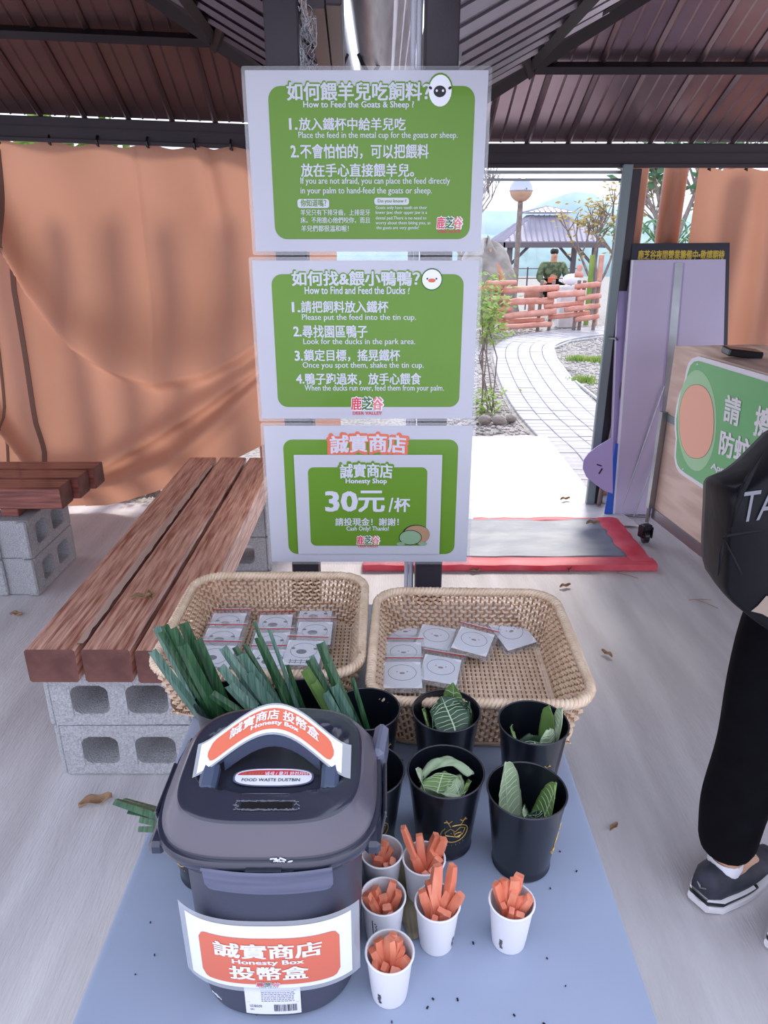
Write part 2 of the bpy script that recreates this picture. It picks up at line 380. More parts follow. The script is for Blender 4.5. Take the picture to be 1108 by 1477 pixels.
# white sheet in the doorway
def shf(s, t):
    Y = 3.62+1.84*t; X = .2+(1.08-.12*sm(.1, .5, t)*0 - .0*t)*s + .12*s*sm(.25, 0, t)
    return (X, Y, .006+.012*abs(nz(X*5, Y*11))+.006*nz(X*14, Y*20)+.004)
tag(MB().grid(shf, 50, 70).build('ground_sheet', M['sheet'], smooth=True, solid=.003), 'crumpled white sheet laid on the ground in the doorway', 'sheet')
# gravel: real pebbles, joined
ico = bmesh.new(); bmesh.ops.create_icosphere(ico, subdivisions=1, radius=1); IV = [v.co.copy() for v in ico.verts]; IF = [[v.index for v in f.verts] for f in ico.faces]; ico.free()
g = MB(); LL = [cl(i/60) for i in range(61)]
def on_path(x, y):
    return any(abs(y-p.y) < .25 and abs(x-p.x) < .42 for p in LL) or any((Vector((x, y))-p).length < .42 for p in LL)
for k in range(7500):
    y = 4.05+8.3*R.random()**1.35; x = .3 + (y*.36)*R.random()+ (y-4)*.06
    if on_path(x, y) or (y < 5.5 and x < 1.32): continue
    r = R.uniform(.012, .026)*(1+.03*y); a = R.random()*6
    ca, sa = math.cos(a), math.sin(a); z = gz(x, y)+.004; e = R.uniform(.6, 1)
    g.add([(x+(v.x*ca-v.y*e*sa)*r, y+(v.x*sa+v.y*e*ca)*r, z+v.z*r*.6) for v in IV], IF)
tag(g.build('gravel', M['stone']), 'grey pebble gravel beside the winding path', 'gravel', kind='stuff')

def blades(n, cx, cy, rx, ry, h, wd, z0=0, lean=.5):
    b = MB()
    for k in range(n):
        x = cx+R.gauss(0, rx); y = cy+R.gauss(0, ry); a = R.random()*6.3; L_ = h*R.uniform(.5, 1); dx, dy = math.cos(a), math.sin(a)
        px, py = -dy*wd, dx*wd; o = len(b.v); e = lean*R.random()
        b.v += [(x-px, y-py, z0), (x+px, y+py, z0), (x+dx*L_*e*.4-px*.8, y+dy*L_*e*.4-py*.8, z0+L_*.6), (x+dx*L_*e*.4+px*.8, y+dy*L_*e*.4+py*.8, z0+L_*.6), (x+dx*L_*e, y+dy*L_*e, z0+L_)]
        b.f += [(o, o+1, o+3, o+2), (o+2, o+3, o+4)]
    return b
for i, (px, py, lb) in enumerate([(840, 552, 'low green grass tuft in gravel nearest to the grey door post'), (832, 521, 'thin green grass tuft in the gravel bed near the path bend'), (860, 522, 'green grass tuft in the gravel bed just left of the grey post')]):
    p = zplane(-.03).at(px, py)
    tag(blades(220, p.x, p.y, .07, .06, .09, .006, -.03).build('grass_tuft', M['foliage']), lb, 'grass', kind='stuff')

# ------------------------------------------------------------------ two steel gazebos and the gutter between them
def gazebo(name, loc, sx, rz, ry, eave, Lx=3.3, Ly=3.0, pitch=.5, beam_h=.105):
    root = struct(bpy.data.objects.new(name, None)); C.objects.link(root); root.location = loc; root.rotation_euler = (0, ry, rz)
    # local frame: corner at origin, +x away from the middle gutter (mirrored with sx), -y towards the camera, z=0 at beam bottom
    def P(x, y, z): return (sx*x, -y, z)
    z0 = beam_h+.015; H2 = Ly/2
    def slope(side, s, u):      # s along the eave, u up-slope horizontal distance
        z = z0+u*pitch
        return {'back': P(s, u, z), 'front': P(s, Ly-u, z), 'in': P(u, s, z), 'out': P(Lx-u, s, z)}[side]
    for side in ('back', 'in', 'front', 'out'):
        LS_ = Lx if side in ('back', 'front') else Ly; n = round(LS_/.206); wd = LS_/n
        for k in range(n):
            a, c_ = k*wd, (k+1)*wd; ua, uc = min(a, LS_-a, H2), min(c_, LS_-c_, H2)
            b = MB()
            pts = [slope(side, a, 0), slope(side, c_, 0)] + ([slope(side, c_, uc)] if uc > 1e-6 else []) + ([slope(side, a, ua)] if ua > 1e-6 else [])
            b.prism(pts, (0, 0, .006))
            um = min(ua, uc)
            if ua > .05:        # standing seam hanging under the sheet edge, and two fine ribs
                q0, q1 = Vector(slope(side, a, .0)), Vector(slope(side, a, ua)); b.tube([q0-Vector((0, 0, .008)), q1-Vector((0, 0, .008))], .014, 4)
            for fr in (.36, .68):
                s = a+wd*fr; uu = min(s, LS_-s, H2)
                if uu > .05: b.tube([Vector(slope(side, s, 0)), Vector(slope(side, s, uu))], .006, 4)
            b.build('roof_panel', (M['roof'] if sx < 0 else M['roofR']) if side != 'in' else (M['roofside'] if sx < 0 else M['roofsideR']), root)
        for u in (.52, 1.0):    # purlins
            b = MB().tube([Vector(slope(side, u, u))-Vector((0, 0, .035)), Vector(slope(side, LS_-u, u))-Vector((0, 0, .035))], .024, 4)
            b.build('purlin', M['beam2'], root)
    for cx, cy in ((0, 0), (Lx, 0), (0, Ly), (Lx, Ly)):
        ap = Vector(P(H2 if cx == 0 else Lx-H2, H2, z0+H2*pitch-.03)); b = MB(); q = Vector(P(cx, cy, z0-.03)); b.tube([q, ap], .035, 4); b.build('hip_rafter', M['beam2'], root)
        d = (ap-q); d.z = 0; d.normalize(); t = d.cross(Vector((0, 0, 1)))*.05
        b = MB(); b.tube([q+t, ap+t], .01, 4); b.tube([q-t, ap-t], .01, 4); b.build('hip_trim', M['beam'], root)
    # eave beams: a C profile with a lower lip
    for A, B in (((0, 0), (Lx, 0)), ((0, 0), (0, Ly-.56)), ((Lx, 0), (Lx, Ly)), ((0, Ly), (Lx, Ly))):
        p, q = Vector(P(*A, 0)), Vector(P(*B, 0)); mid = (p+q)/2; ax = abs((q-p).x) > .1; ln = (q-p).length+.06
        b = MB(); b.box((mid.x, mid.y, beam_h/2+.006), ((ln if ax else .03), (.05 if ax else ln), beam_h), bev=.003)
        b.box((mid.x+(0 if ax else (.03*sx)), mid.y-(.03 if ax else 0), .008), ((ln if ax else .03), (.03 if ax else ln), .016))
        b.box((mid.x+(0 if ax else (.027*sx)), mid.y-(.027 if ax else 0), beam_h*.62), ((ln if ax else .01), (.01 if ax else ln), .006))
        b.build('eave_beam', M['zinc'] if (sx > 0 and A[0] == B[0] == 0) else M['beam'], root)
    return root
GL = gazebo('ceiling', (-.20, 3.93, 1.875), -1, math.radians(2.6), math.radians(1.6), 1.87)
GR = gazebo('ceiling', (.10, 4.02, 1.815), 1, 0, 0, 1.81)
# brace rods crossing from the hips, as in the photo
for r_, sx in ((GL, -1), (GR, 1)):
    MB().tube([(sx*.52, -.52, .12+.20), (sx*.30, -1.25, .78-.35)], .02, 4).build('brace', M['beam2'], r_)
# gutter: two bent metal troughs with an open slit between
gx = -.088
def trough(side):
    prof = [(.012, .02), (.02, -.01), (.035, -.03), (.06, -.035), (.082, -.02), (.09, .01), (.10, .012), (.104, .03), (.115, .032), (.12, .05), (.135, .052), (.14, .075)]
    k_ = 1.0 if side < 0 else 1.42
    pr = [(gx+side*(.010+(x-.012)*k_), 1.99+z) for x, z in prof]; bk = [(x, z+.003) for x, z in reversed(pr)]
    return MB().loft([[(x, y, z) for x, z in pr+bk] for y in (1.35, 1.6, 2.0, 3.0, 3.98)])
trough(-1).build('trim_1', M['gutter'], smooth='auto', kind='structure'); trough(1).build('trim_2', M['gutter'], smooth='auto', kind='structure')
b = MB()
for y in (.9, 2.35, 3.4):
    for s in (-1, 1): b.tube([(gx+s*(.016+.07*k/6), y, 1.985-.05*math.sin(PI*k/6)) for k in range(7)], .006, 5)
b.build('trim_3', M['beam2'], kind='structure')
b = MB()
for y, th in ((3.98, .05),): b.box((-.05, y, 1.90), (.34, th, .12))
b.build('trim_4', M['beam'], kind='structure')

# posts in front, with the clear conduit beside the right one
def post(name, x, y, h, s, label, z0=0):
    t = thing(name, label, 'post', (x, y, z0))
    MB().box((0, 0, h/2+.003), (s, s, h), bev=.003).build('shaft', M['post'], t)
    MB().box((0, 0, .004), (s+.05, s+.05, .008)).build('foot_plate', M['beam2'], t)
    return t
post('steel_post', -.179, 1.492, 2.06, .06, 'left dark steel post behind the stacked signs')
post('steel_post', .102, 1.492, 2.06, .06, 'right dark steel post behind the signs, with a white conduit')
t = thing('conduit', 'thin white plastic conduit fixed to the left side of the right post', 'conduit', (.0575, 1.49, 0))
for dx in (-.0055, .0055): MB().tube([(dx, 0, .002), (dx, 0, 1.0), (dx, 0, 2.04)], .0052, 8).build('tube', M['pvc'], t, smooth=True)
# tangled clear netting by the left post
b = MB()
for k in range(90):
    p = Vector((-.145+R.uniform(0, .018), 1.47+R.uniform(-.01, .01), 1.76+.16*R.random())); pts = [p]
    for j in range(6): p = p+Vector((R.uniform(-.008, .009), R.uniform(-.006, .006), R.uniform(-.013, .013))); p.x = clamp(p.x, -.147, -.118); pts.append(p)
    b.tube(pts, .0006, 3)
tag(b.build('netting', M['zinc']), 'tangle of thin wire netting hanging beside the left post above the top sign', 'netting', kind='stuff')

# ------------------------------------------------------------------ far side: door posts, log fence behind the curtains
tag(MB().box((1.222, 3.965, .915), (.048, .03, 1.83), bev=.003).build('door_post', M['graypost']), 'slim pale grey metal door post at the right of the opening', 'post')
tag(MB().box((1.273, 4.0, .905), (.05, .06, 1.81), bev=.003).build('dark_door_post', M['post']), 'dark post just right of the pale grey door post', 'post')
tag(MB().box((.6, 4.02, 1.797), (1.25, .03, .014)).box((.6, 4.06, 1.765), (1.25, .02, .012)).build('door_rail', M['alu']), 'thin light metal rail along the top of the doorway', 'rail')
MB().tube([(1.222, 3.95, .98), (1.25, 3.92, .98), (1.262, 3.935, .97)], .006, 6).build('hook', M['steel'], None)['label'] = 'small steel latch hook on the grey door post'
bpy.data.objects['hook']['category'] = 'hook'; bpy.data.objects['hook'].name = 'latch_hook'
def logpost(x, y, h, r, label, group=None, lean=0):
    a = R.random()*6
    b = MB().loft([[(lean*t*h+(r*(1+.04*nz(t*3, x)+.03*math.cos(3*q*2*PI/16+a)))*math.cos(2*PI*q/16), (r*(1+.04*nz(t*3, x)))*math.sin(2*PI*q/16), t*h) for q in range(16)] for t in [i/10 for i in range(11)]])
    o = b.build('log_post', M['log'], None, smooth='auto', loc=(x, y, 0)); tag(o, label, 'post', group); return o
logpost(1.34, 4.2, 1.92, .066, 'peeled orange-brown log post right of the dark door post')
logpost(1.555, 4.2, 1.92, .062, 'peeled reddish log post between the first log and the right curtain')
for x in (1.9, 2.17, 2.44, 2.7): logpost(x, 4.27, 1.92, .064, 'peeled log post standing behind the right orange curtain', 'log posts behind the right curtain')
for x in (-.42, -.7, -1.0, -1.28, -1.56, -1.86, -2.14, -2.42): logpost(x, 4.2-.02*x*0, 1.85, .06, 'peeled log post standing behind the left orange curtain', 'log posts behind the left curtain')
# leaning thin pole by the opening
b = MB().tube([(1.262, 3.92, .02), (1.285, 3.925, .4), (1.315, 3.93, .74)], .013, 8)
tag(b.build('wooden_pole', M['bark'], smooth=True), 'thin grey weathered pole leaning behind the lavender boards', 'pole')

# ------------------------------------------------------------------ curtains
def curtain(label, x0, x1, Yf, top, hem, nx, ny, hooks, fold, ridges=()):
    t = thing('curtain', label, 'curtain', ((x0+x1)/2, Yf(x0), 0))
    def fn(s, v):
        X = x0+(x1-x0)*s; hz = hem(X); tz = top(X)
        sag = min(abs(X-h) for h in hooks); tz2 = tz-.018*sm(0, .12, sag)
        Z = tz2+(hz-tz2)*v; Y = Yf(X)
        d = fold(X, v, Z)
        for pl_, amp, wu, wl in ridges:
            best = 9; sgn = 1
            for (ax, az), (bx, bz) in zip(pl_, pl_[1:]):
                if min(ax, bx)-1e-6 <= X <= max(ax, bx)+1e-6:
                    zz = az+(bz-az)*(X-ax)/((bx-ax) or 1); best = Z-zz; break
            if best < 9:
                ww = wu if best > 0 else wl; d += amp*math.exp(-(best/ww)**2)
        return (X-t.location.x, Y-d-t.location.y, Z)
    MB().grid(fn, nx, ny).build('curtain_cloth', M['curtain'], t, smooth=True)
    for h in hooks:
        MB().tube([(h-t.location.x, Yf(h)-.012-t.location.y, top(h)+.03), (h-t.location.x, Yf(h)-.03-t.location.y, top(h)+.008), (h-t.location.x+.006, Yf(h)-.028-t.location.y, top(h)-.018), (h-t.location.x-.004, Yf(h)-.02-t.location.y, top(h)-.008)], .0055, 5).build('hook', M['black'], t)
    return t, fn
cy = yplane(3.87)
def rg(px): return [(lambda p: (p.x, p.z))(cy.at(*q)) for q in px]
hooksL = [cy.at(px, 215).x for px in (5, 77, 145, 216, 283, 335)]+[-.42, -.3]
hooksL = [-2.35, -2.15] + hooksL
rid = [(rg([(0, 330), (48, 419), (110, 493), (170, 527), (227, 546), (300, 532), (345, 510), (380, 486), (430, 452)]), .12, .22, .045),
       (rg([(0, 600), (60, 680), (146, 672), (234, 622), (310, 572), (380, 522), (430, 480)]), .09, .08, .035),
       (rg([(120, 700), (180, 690), (250, 660), (320, 602), (380, 545), (430, 505)]), .10, .05, .08)]
def foldL(X, v, Z):
    return .014*math.sin(X*13+2*Z)*sm(1, .3, v)+.02*math.sin(X*5.2+1.2*Z)*v + .05*math.exp(-((X+.62-.14*v)/.05)**2)*sm(.45, .05, v) + .035*math.exp(-((X+.86-.2*v)/.04)**2)*sm(.5, .05, v) + .02*nz(X*2.5, Z*2.5) + .01*math.exp(-((X+1.21)/.012)**2)*(1-v)
def hemL(X): return .035+.42*clamp((X+1.62)/1.05)**1.25
cl_, fL = curtain('long orange curtain on the left, hung from black hooks and sagging in folds', -2.7, -.24, lambda X: 3.86+.0*X, lambda X: 1.885+.03*(-.3-X)*.9, hemL, 230, 130, hooksL, foldL, rid)
for k, ppx in enumerate([[(0, 225), (14, 330), (22, 420), (40, 520), (55, 610), (73, 672), (80, 712)], [(-8, 420), (2, 520), (12, 600), (16, 680), (18, 712)]]):
    b = MB(); pts = []
    for (x, y), (x2, y2) in zip(ppx, ppx[1:]):
        for j in range(6): pts.append((x+(x2-x)*j/6, y+(y2-y)*j/6))
    q = []
    for x, y in pts:
        p = cy.at(x, y); s = (p.x+2.7)/2.46; v = clamp((1.855+.027*(-.3-p.x)-p.z)/(1.855+.027*(-.3-p.x)-hemL(p.x)))
        f = fL(s, v); q.append(Vector((f[0], f[1]-.008, f[2])))
    wd = .013 if k == 0 else .007
    b.loft([[a+Vector((-wd, 0, 0)), a+Vector((wd, 0, 0)), a+Vector((wd, .006, 0)), a+Vector((-wd, .006, 0))] for a in q])
    b.build('strap', M['strap'], cl_)
hooksR = [1.67, 1.86, 2.07, 2.3, 2.6]
curtain('orange curtain at the far right, gathered in deep vertical folds', 1.625, 2.75, lambda X: 4.085, lambda X: 1.825, lambda X: .05, 150, 60, hooksR,
        lambda X, v, Z: .02*math.sin(X*24+1.5*v)*(.35+.65*v)+.008*math.sin(X*47+3*v)*v+.02*math.exp(-((X-2.0-.1*v)/.04)**2), ())
# the right curtain's near edge slants: hide nothing, a tie-back of the same cloth
# litter and bark under the left curtain
for k, (px, py, rr) in enumerate([(205, 713, .07), (232, 709, .05)]):
    p = zplane(0).at(px, py+6); b = MB()
    for j in range(26):
        a = R.random()*6.3; e = R.random(); q = Vector((math.cos(a)*rr*e, math.sin(a)*rr*.5*e, .02+rr*R.random()))
        b.add([q, q+Vector((.03*math.cos(a), .01, .012)), q+Vector((.01, .02, .03)), q+Vector((-.01, .0, .02))], [(0, 1, 2), (0, 2, 3), (0, 1, 3), (1, 2, 3)])
    tag(b.build('dry_cone', M['rock'], None, loc=(p.x, 4.02, .0)), ['dry brown plant clump behind the hem of the left curtain', 'smaller dry plant clump by the log under the left curtain'][k], 'plant')

# ------------------------------------------------------------------ beyond the fence
def seglog(pl, a, b_, r, dy=0):
    p, q = pl.at(*a), pl.at(*b_); p.y += dy; q.y += dy; N_ = 8
    pts = [p.lerp(q, i/N_)+Vector((0, 0, .012*nz(i*.7, a[0]))) for i in range(N_+1)]
    return MB().tube(pts, [r*(1+.08*nz(i, a[1]))*(.9 if i in (0, N_) else 1) for i in range(N_+1)], 10)
fy = yplane(11.9)
t = thing('log_fence', 'zigzag fence of stacked reddish peeled logs beyond the path', 'fence', (2.5, 11.9, 0))
def c8(x, y): return (700+x/6.518, 370+y/6.518)
for i, (x0, y0, x1, y1) in enumerate([(0, 250, 290, 245), (160, 320, 700, 295), (0, 385, 220, 395), (180, 432, 650, 415), (580, 362, 930, 337), (850, 285, 1090, 260), (860, 392, 1080, 365), (560, 475, 930, 437), (740, 500, 1070, 457), (0, 505, 260, 500), (160, 562, 660, 512), (600, 577, 990, 532), (840, 592, 1060, 557), (20, 618, 560, 600), (130, 668, 620, 628), (-60, 300, 170, 300), (-60, 560, 150, 560)]):
    seglog(fy, c8(x0, y0), c8(x1, y1), .052 if i in (1, 3, 4, 10) else .042, dy=(.05 if i % 2 else -.05)).build('rail', M['log2'], t, smooth=True, world=True)
for px in (716, 726, 783, 800, 837, 845, 866):
    p = fy.at(px, 402); q = Vector((p.x, 11.9, -.05)); MB().tube([q-Vector((0, -.11, 0)), Vector((p.x+.02, 12.0, .78))], .03, 7).build('stake', M['bark'], t, world=True)
b = MB(); p = Plane((0, 12.05, 0), (0, -1, 0)).at(835, 400); b.lathe([(.0, 0), (.07, 0), (.075, .06), (.05, .09), (.03, .1), (.05, .13), (.05, .17), (0, .2)], 12, (p.x, p.y, p.z)); tag(b.build('carved_finial', M['log2'], smooth=True), 'small reddish carved log end standing above the fence', 'ornament')
# boulder
def boulder(name, c, rx, ry, rz, label, m, seed=0):
    b = MB().grid(lambda s, t_: (lambda th, ph: (c[0]+rx*math.cos(th)*math.sin(ph)*(1+.22*nz(3*math.cos(th)+seed, 3*math.sin(th), 3*math.cos(ph))), c[1]+ry*math.sin(th)*math.sin(ph)*(1+.2*nz(th*2+seed, ph*2)), c[2]+rz*math.cos(ph)*(1+.15*nz(2*math.cos(th)+seed, ph))))(s*2*PI, t_*PI), 28, 18)
    return tag(b.build(name, m, smooth=True), label, 'rock')
boulder('boulder', (1.92, 14.2, .1), .62, .6, 1.25, 'large rounded grey boulder left of the pavilion', M['rock'])
o = MB().tube([(2.18, 13.55, -.1), (2.16, 13.7, .7), (2.02, 13.9, 1.05), (1.95, 13.95, 1.2)], [.07, .06, .05, .04], 8).build('leaning_log', M['log'], smooth=True); tag(o, 'pale log leaning against the large boulder', 'log')
# pavilion
PG = -1.30
t = thing('pavilion', 'open pavilion with a double grey metal roof beyond the fence', 'pavilion', (5.35, 25.5, PG))
def W(px, py, y): return yplane(y).at(px, py)
fl_, fr_ = W(728, 348, 24), W(873, 348, 24); wz = fl_.z; hw = (fr_.x-fl_.x)/2; cx_ = (fl_.x+fr_.x)/2; dY = hw*2
bl, br = Vector((fl_.x-.0, 24+dY, wz)), Vector((fr_.x, 24+dY, wz)); rz_ = W(783, 311, 24+hw).z
in_ = .34*hw; T = [Vector((cx_-in_, 24+hw-in_, rz_)), Vector((cx_+in_, 24+hw-in_, rz_)), Vector((cx_+in_, 24+hw+in_, rz_)), Vector((cx_-in_, 24+hw+in_, rz_))]
E_ = [fl_, fr_, br, bl]
def roofpart(E, T, n, name, th=.03):
    r = MB()
    for k in range(4):
        a, b1, c1, d1 = E[k], E[(k+1) % 4], T[(k+1) % 4], T[k]
        r.prism([a, b1, c1, d1] if (c1-d1).length > .01 else [a, b1, c1], (0, 0, -th))
        L1 = (b1-a).length; inset = ((c1-d1).length)
        for j in range(1, n):
            f = j/n; p = a.lerp(b1, f); x = f*L1; run = (L1-inset)/2
            if x < run: u = x/run
            elif x > L1-run: u = (L1-x)/run
            else: u = 1
            cdir = (d1-a); up = Vector((0, 0, cdir.z))+((T[k]+T[(k+1) % 4])/2-(a+b1)/2)-Vector((0, 0, ((T[k]+T[(k+1) % 4])/2-(a+b1)/2).z))
            r.tube([p+Vector((0, 0, .01)), p+up*u+Vector((0, 0, .01))], .022, 4)
    return r.build(name, M['tin'], t, world=True)
roofpart(E_, T, 18, 'main_roof')
uz = W(783, 310, 24+hw).z+.08; uh = .45*hw; U_ = [Vector((cx_+a*uh, 24+hw+b_*uh, uz)) for a, b_ in ((-1, -1), (1, -1), (1, 1), (-1, 1))]
ap = Vector((cx_, 24+hw, W(783, 298, 24+hw).z)); roofpart(U_, [ap]*4, 8, 'upper_roof')
b = MB()
for k in range(4):
    a, c_ = E_[k], E_[(k+1) % 4]; mid = (a+c_)/2; dd = (c_-a)
    b.box((mid.x, mid.y, wz-.11), (abs(dd.x)+.05, abs(dd.y)+.05, .16))
b.build('eave_beam', M['pavdark'], t, world=True)
for a, b1 in ((-1, -1), (1, -1), (1, 1), (-1, 1)):
    x, y = cx_+a*(hw-.22), 24+hw+b1*(hw-.25); MB().box((x, y, (wz+PG)/2-.06), (.16, .16, wz-PG-.1)).build('post', M['pavdark'], t, world=True)
    MB().tube([(x, y, wz-.75), (x-a*.6, y, wz-.15)], .05, 6).build('brace', M['pavdark'], t, world=True)
# railing under it
t = thing('railing', 'thin dark railing behind the pavilion', 'railing', (4.5, 28.3, PG))
for z in (.35, .75, 1.1): MB().tube([(-2.5, 0, z+.4), (2.8, 0, z+.4)], .02, 5).build('rail', M['pavdark'], t)
for x in (-2.5, -.8, .9, 2.6): MB().tube([(x, 0, 0), (x, 0, 1.55)], .03, 5).build('post', M['pavdark'], t)
# mirror globe on a pole
p = W(752, 274, 16)
t = thing('globe_lamp', 'shiny mirrored globe on a tall grey pole left of the pavilion roof', 'globe', (p.x, 16, gz(p.x, 16)))
h = p.z-t.location.z
def sph(r, z, a0, a1): return [(r*math.sin(a0+(a1-a0)*k/10), z+r*math.cos(a0+(a1-a0)*k/10)) for k in range(11)]
MB().lathe(sph(.235, h, 0, PI*.52), 28).build('mirror_dome', M['mirror'], t, smooth=True)
MB().lathe(sph(.232, h, PI*.52, PI), 28).build('lower_bowl', M['globe'], t, smooth=True)
MB().lathe([(.238, h-.025), (.243, h-.015), (.238, h-.005)], 28).build('band', M['tin'], t)
MB().tube([(0, 0, 0), (0, 0, h-.23)], .055, 8).build('pole', M['bark'], t)
# seated visitor beyond the fence
def skinned(name, J, E, m, parent, sub=1, world=True):
    names = list(J); me = bpy.data.meshes.new(name)
    me.from_pydata([J[n][0] for n in names], [(names.index(a), names.index(b_)) for a, b_ in E], [])
    o = bpy.data.objects.new(name, me); C.objects.link(o); k = o.modifiers.new('k', 'SKIN'); k.use_smooth_shade = True
    for i, n in enumerate(names):
        r = J[n][1]; me.skin_vertices[0].data[i].radius = (r, r) if not isinstance(r, tuple) else r; me.skin_vertices[0].data[i].use_root = (i == 0)
    s = o.modifiers.new('s', 'SUBSURF'); s.levels = sub
    dg = bpy.context.evaluated_depsgraph_get(); m2 = bpy.data.meshes.new_from_object(o.evaluated_get(dg)); bpy.data.objects.remove(o); bpy.data.meshes.remove(me)
    if parent and world: m2.transform(Matrix.Translation(-parent.location))
    m2.name = name; m2.shade_smooth(); m2.materials.clear(); m2.materials.append(m); r = bpy.data.objects.new(name, m2); C.objects.link(r); r.parent = parent; return r
px_ = W(797, 400, 14.7); X0, Y0 = px_.x, 14.7; SZ = .46
t = thing('person', 'distant seated person in a camouflage green jacket behind the log fence', 'person', (X0, Y0, gz(X0, Y0)))
V = lambda x, y, z: (X0+x, Y0+y, z)
skinned('body', {'pel': (V(0, .05, .50), .13), 'ch': (V(0, .03, .80), .15), 'nk': (V(0, .01, .96), .05), 'hd': (V(0, -.03, 1.04), .075), 'hd2': (V(0, -.03, 1.13), .07),
    'kl': (V(-.14, -.38, .50), .075), 'fl': (V(-.14, -.42, .06), .05), 'tl': (V(-.14, -.56, .03), .04), 'kr': (V(.14, -.38, .50), .075), 'fr': (V(.14, -.42, .06), .05), 'tr': (V(.14, -.56, .03), .04),
    'sl': (V(-.19, .03, .88), .06), 'el': (V(-.27, -.05, .66), .05), 'hl': (V(-.16, -.26, .56), .035), 'sr': (V(.19, .03, .88), .06), 'er': (V(.27, -.05, .66), .05), 'hr': (V(.16, -.26, .56), .035)},
    [('pel', 'ch'), ('ch', 'nk'), ('nk', 'hd'), ('hd', 'hd2'), ('pel', 'kl'), ('kl', 'fl'), ('fl', 'tl'), ('pel', 'kr'), ('kr', 'fr'), ('fr', 'tr'), ('ch', 'sl'), ('sl', 'el'), ('el', 'hl'), ('ch', 'sr'), ('sr', 'er'), ('er', 'hr')], M['skin'], t)
skinned('jacket', {'pel': (V(0, .05, .55), .16), 'ch': (V(0, .03, .80), .175), 'nk': (V(0, .01, .955), .085), 'sl': (V(-.2, .03, .885), .09), 'el': (V(-.28, -.05, .66), .07), 'hl': (V(-.19, -.22, .57), .05), 'sr': (V(.2, .03, .885), .09), 'er': (V(.28, -.05, .66), .07), 'hr': (V(.19, -.22, .57), .05)},
    [('pel', 'ch'), ('ch', 'nk'), ('ch', 'sl'), ('sl', 'el'), ('el', 'hl'), ('ch', 'sr'), ('sr', 'er'), ('er', 'hr')], M['camo'], t)
skinned('trousers', {'pel': (V(0, .03, .50), .15), 'kl': (V(-.14, -.38, .50), .09), 'fl': (V(-.14, -.42, .12), .07), 'kr': (V(.14, -.38, .50), .09), 'fr': (V(.14, -.42, .12), .07)}, [('pel', 'kl'), ('kl', 'fl'), ('pel', 'kr'), ('kr', 'fr')], M['cloth'], t)
MB().lathe([(.0, .0), (.065, .0), (.08, .03), (.078, .07), (.05, .1), (0, .11)], 16).build('hair', M['hair'], t, smooth=True, loc=(0, .0, 1.10-t.location.z))
for s in (-1, 1): MB().lathe([(0, -.009), (.01, 0), (0, .009)], 8).build('eye', M['ink'], t, loc=(s*.028, -.105, 1.10-t.location.z))
MB().box((0, 0, 0), (.018, .03, .03), bev=.004).build('nose', M['skin'], t, loc=(0, -.112, 1.075-t.location.z))
MB().box((0, 0, 0), (.04, .008, .008)).build('mouth', M['redink'], t, loc=(0, -.10, 1.045-t.location.z))
tag(MB().tube([(X0-.5, Y0+.1, .36), (X0+.6, Y0+.1, .36)], .10, 12).tube([(X0-.35, Y0+.1, -.05), (X0-.35, Y0+.1, .3)], .07, 8).tube([(X0+.45, Y0+.1, -.05), (X0+.45, Y0+.1, .3)], .07, 8).build('log_bench', M['log2'], smooth=True), 'log bench the distant person sits on', 'bench')
p = W(796, 404, 14.2); tag(MB().box((p.x, 14.2, p.z), (.13, .1, .1), bev=.01).build('orange_pouch', M['orange']), 'small orange pouch on the lap of the distant seated person', 'pouch')
p = W(824, 404, 12.6); tag(MB().grid(lambda s, q: (p.x+.15*math.cos(s*6.283)*math.sin(q*PI), 12.6+.10*math.sin(s*6.283)*math.sin(q*PI), p.z+.008+.085*math.cos(q*PI)*(1+.3*nz(s*6, q*4))), 16, 10).build('white_sack', M['white'], smooth=True), 'white sack beside the distant seated person', 'sack')
p = W(822, 410, 12.6); tag(MB().box((p.x, 12.6, (p.z-.03)/2-.01), (.34, .26, p.z-.0), bev=.015).build('white_crate', M['sheet']), 'white crate right behind the middle of the log fence', 'crate')
for px, h_ in ((866, .5), (853, .45)):
    p = W(px, 390, 13); tag(MB().tube([(p.x, 13, -.1), (p.x, 13, p.z+.25)], .045, 8).build('stake', M['log2' if px == 866 else 'foliage']), {866: 'upright reddish stake near the right pavilion post', 853: 'upright greenish stake left of the reddish one'}[px], 'stake')
# hills and trees far off
def hill(y, hs, m, label, x0=-30, x1=50, amp=1.5, sd=0, base=-4):
    b = MB(); n = 130
    tops = [(x0+(x1-x0)*i/n) for i in range(n+1)]
    b.loft([[(x, y-8, base), (x, y-3, base+(hs(x)-base)*.6), (x, y, hs(x)+amp*.35*nz(x*.9, sd)+amp*.15*nz(x*3.1, sd)), (x, y+6, base+(hs(x)-base)*.5), (x, y+8, base)] for x in tops], cap=False)
    return tag(b.build('hill', m, smooth=True), label, 'hill')
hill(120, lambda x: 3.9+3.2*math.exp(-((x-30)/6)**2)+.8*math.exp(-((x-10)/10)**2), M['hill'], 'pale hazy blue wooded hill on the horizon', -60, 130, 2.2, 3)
hill(60, lambda x: 1.2+.8*math.exp(-((x-19)/6)**2), M['hill2'], 'lower hazy wooded ridge in front of the far hill', -30, 70, 3, 9)
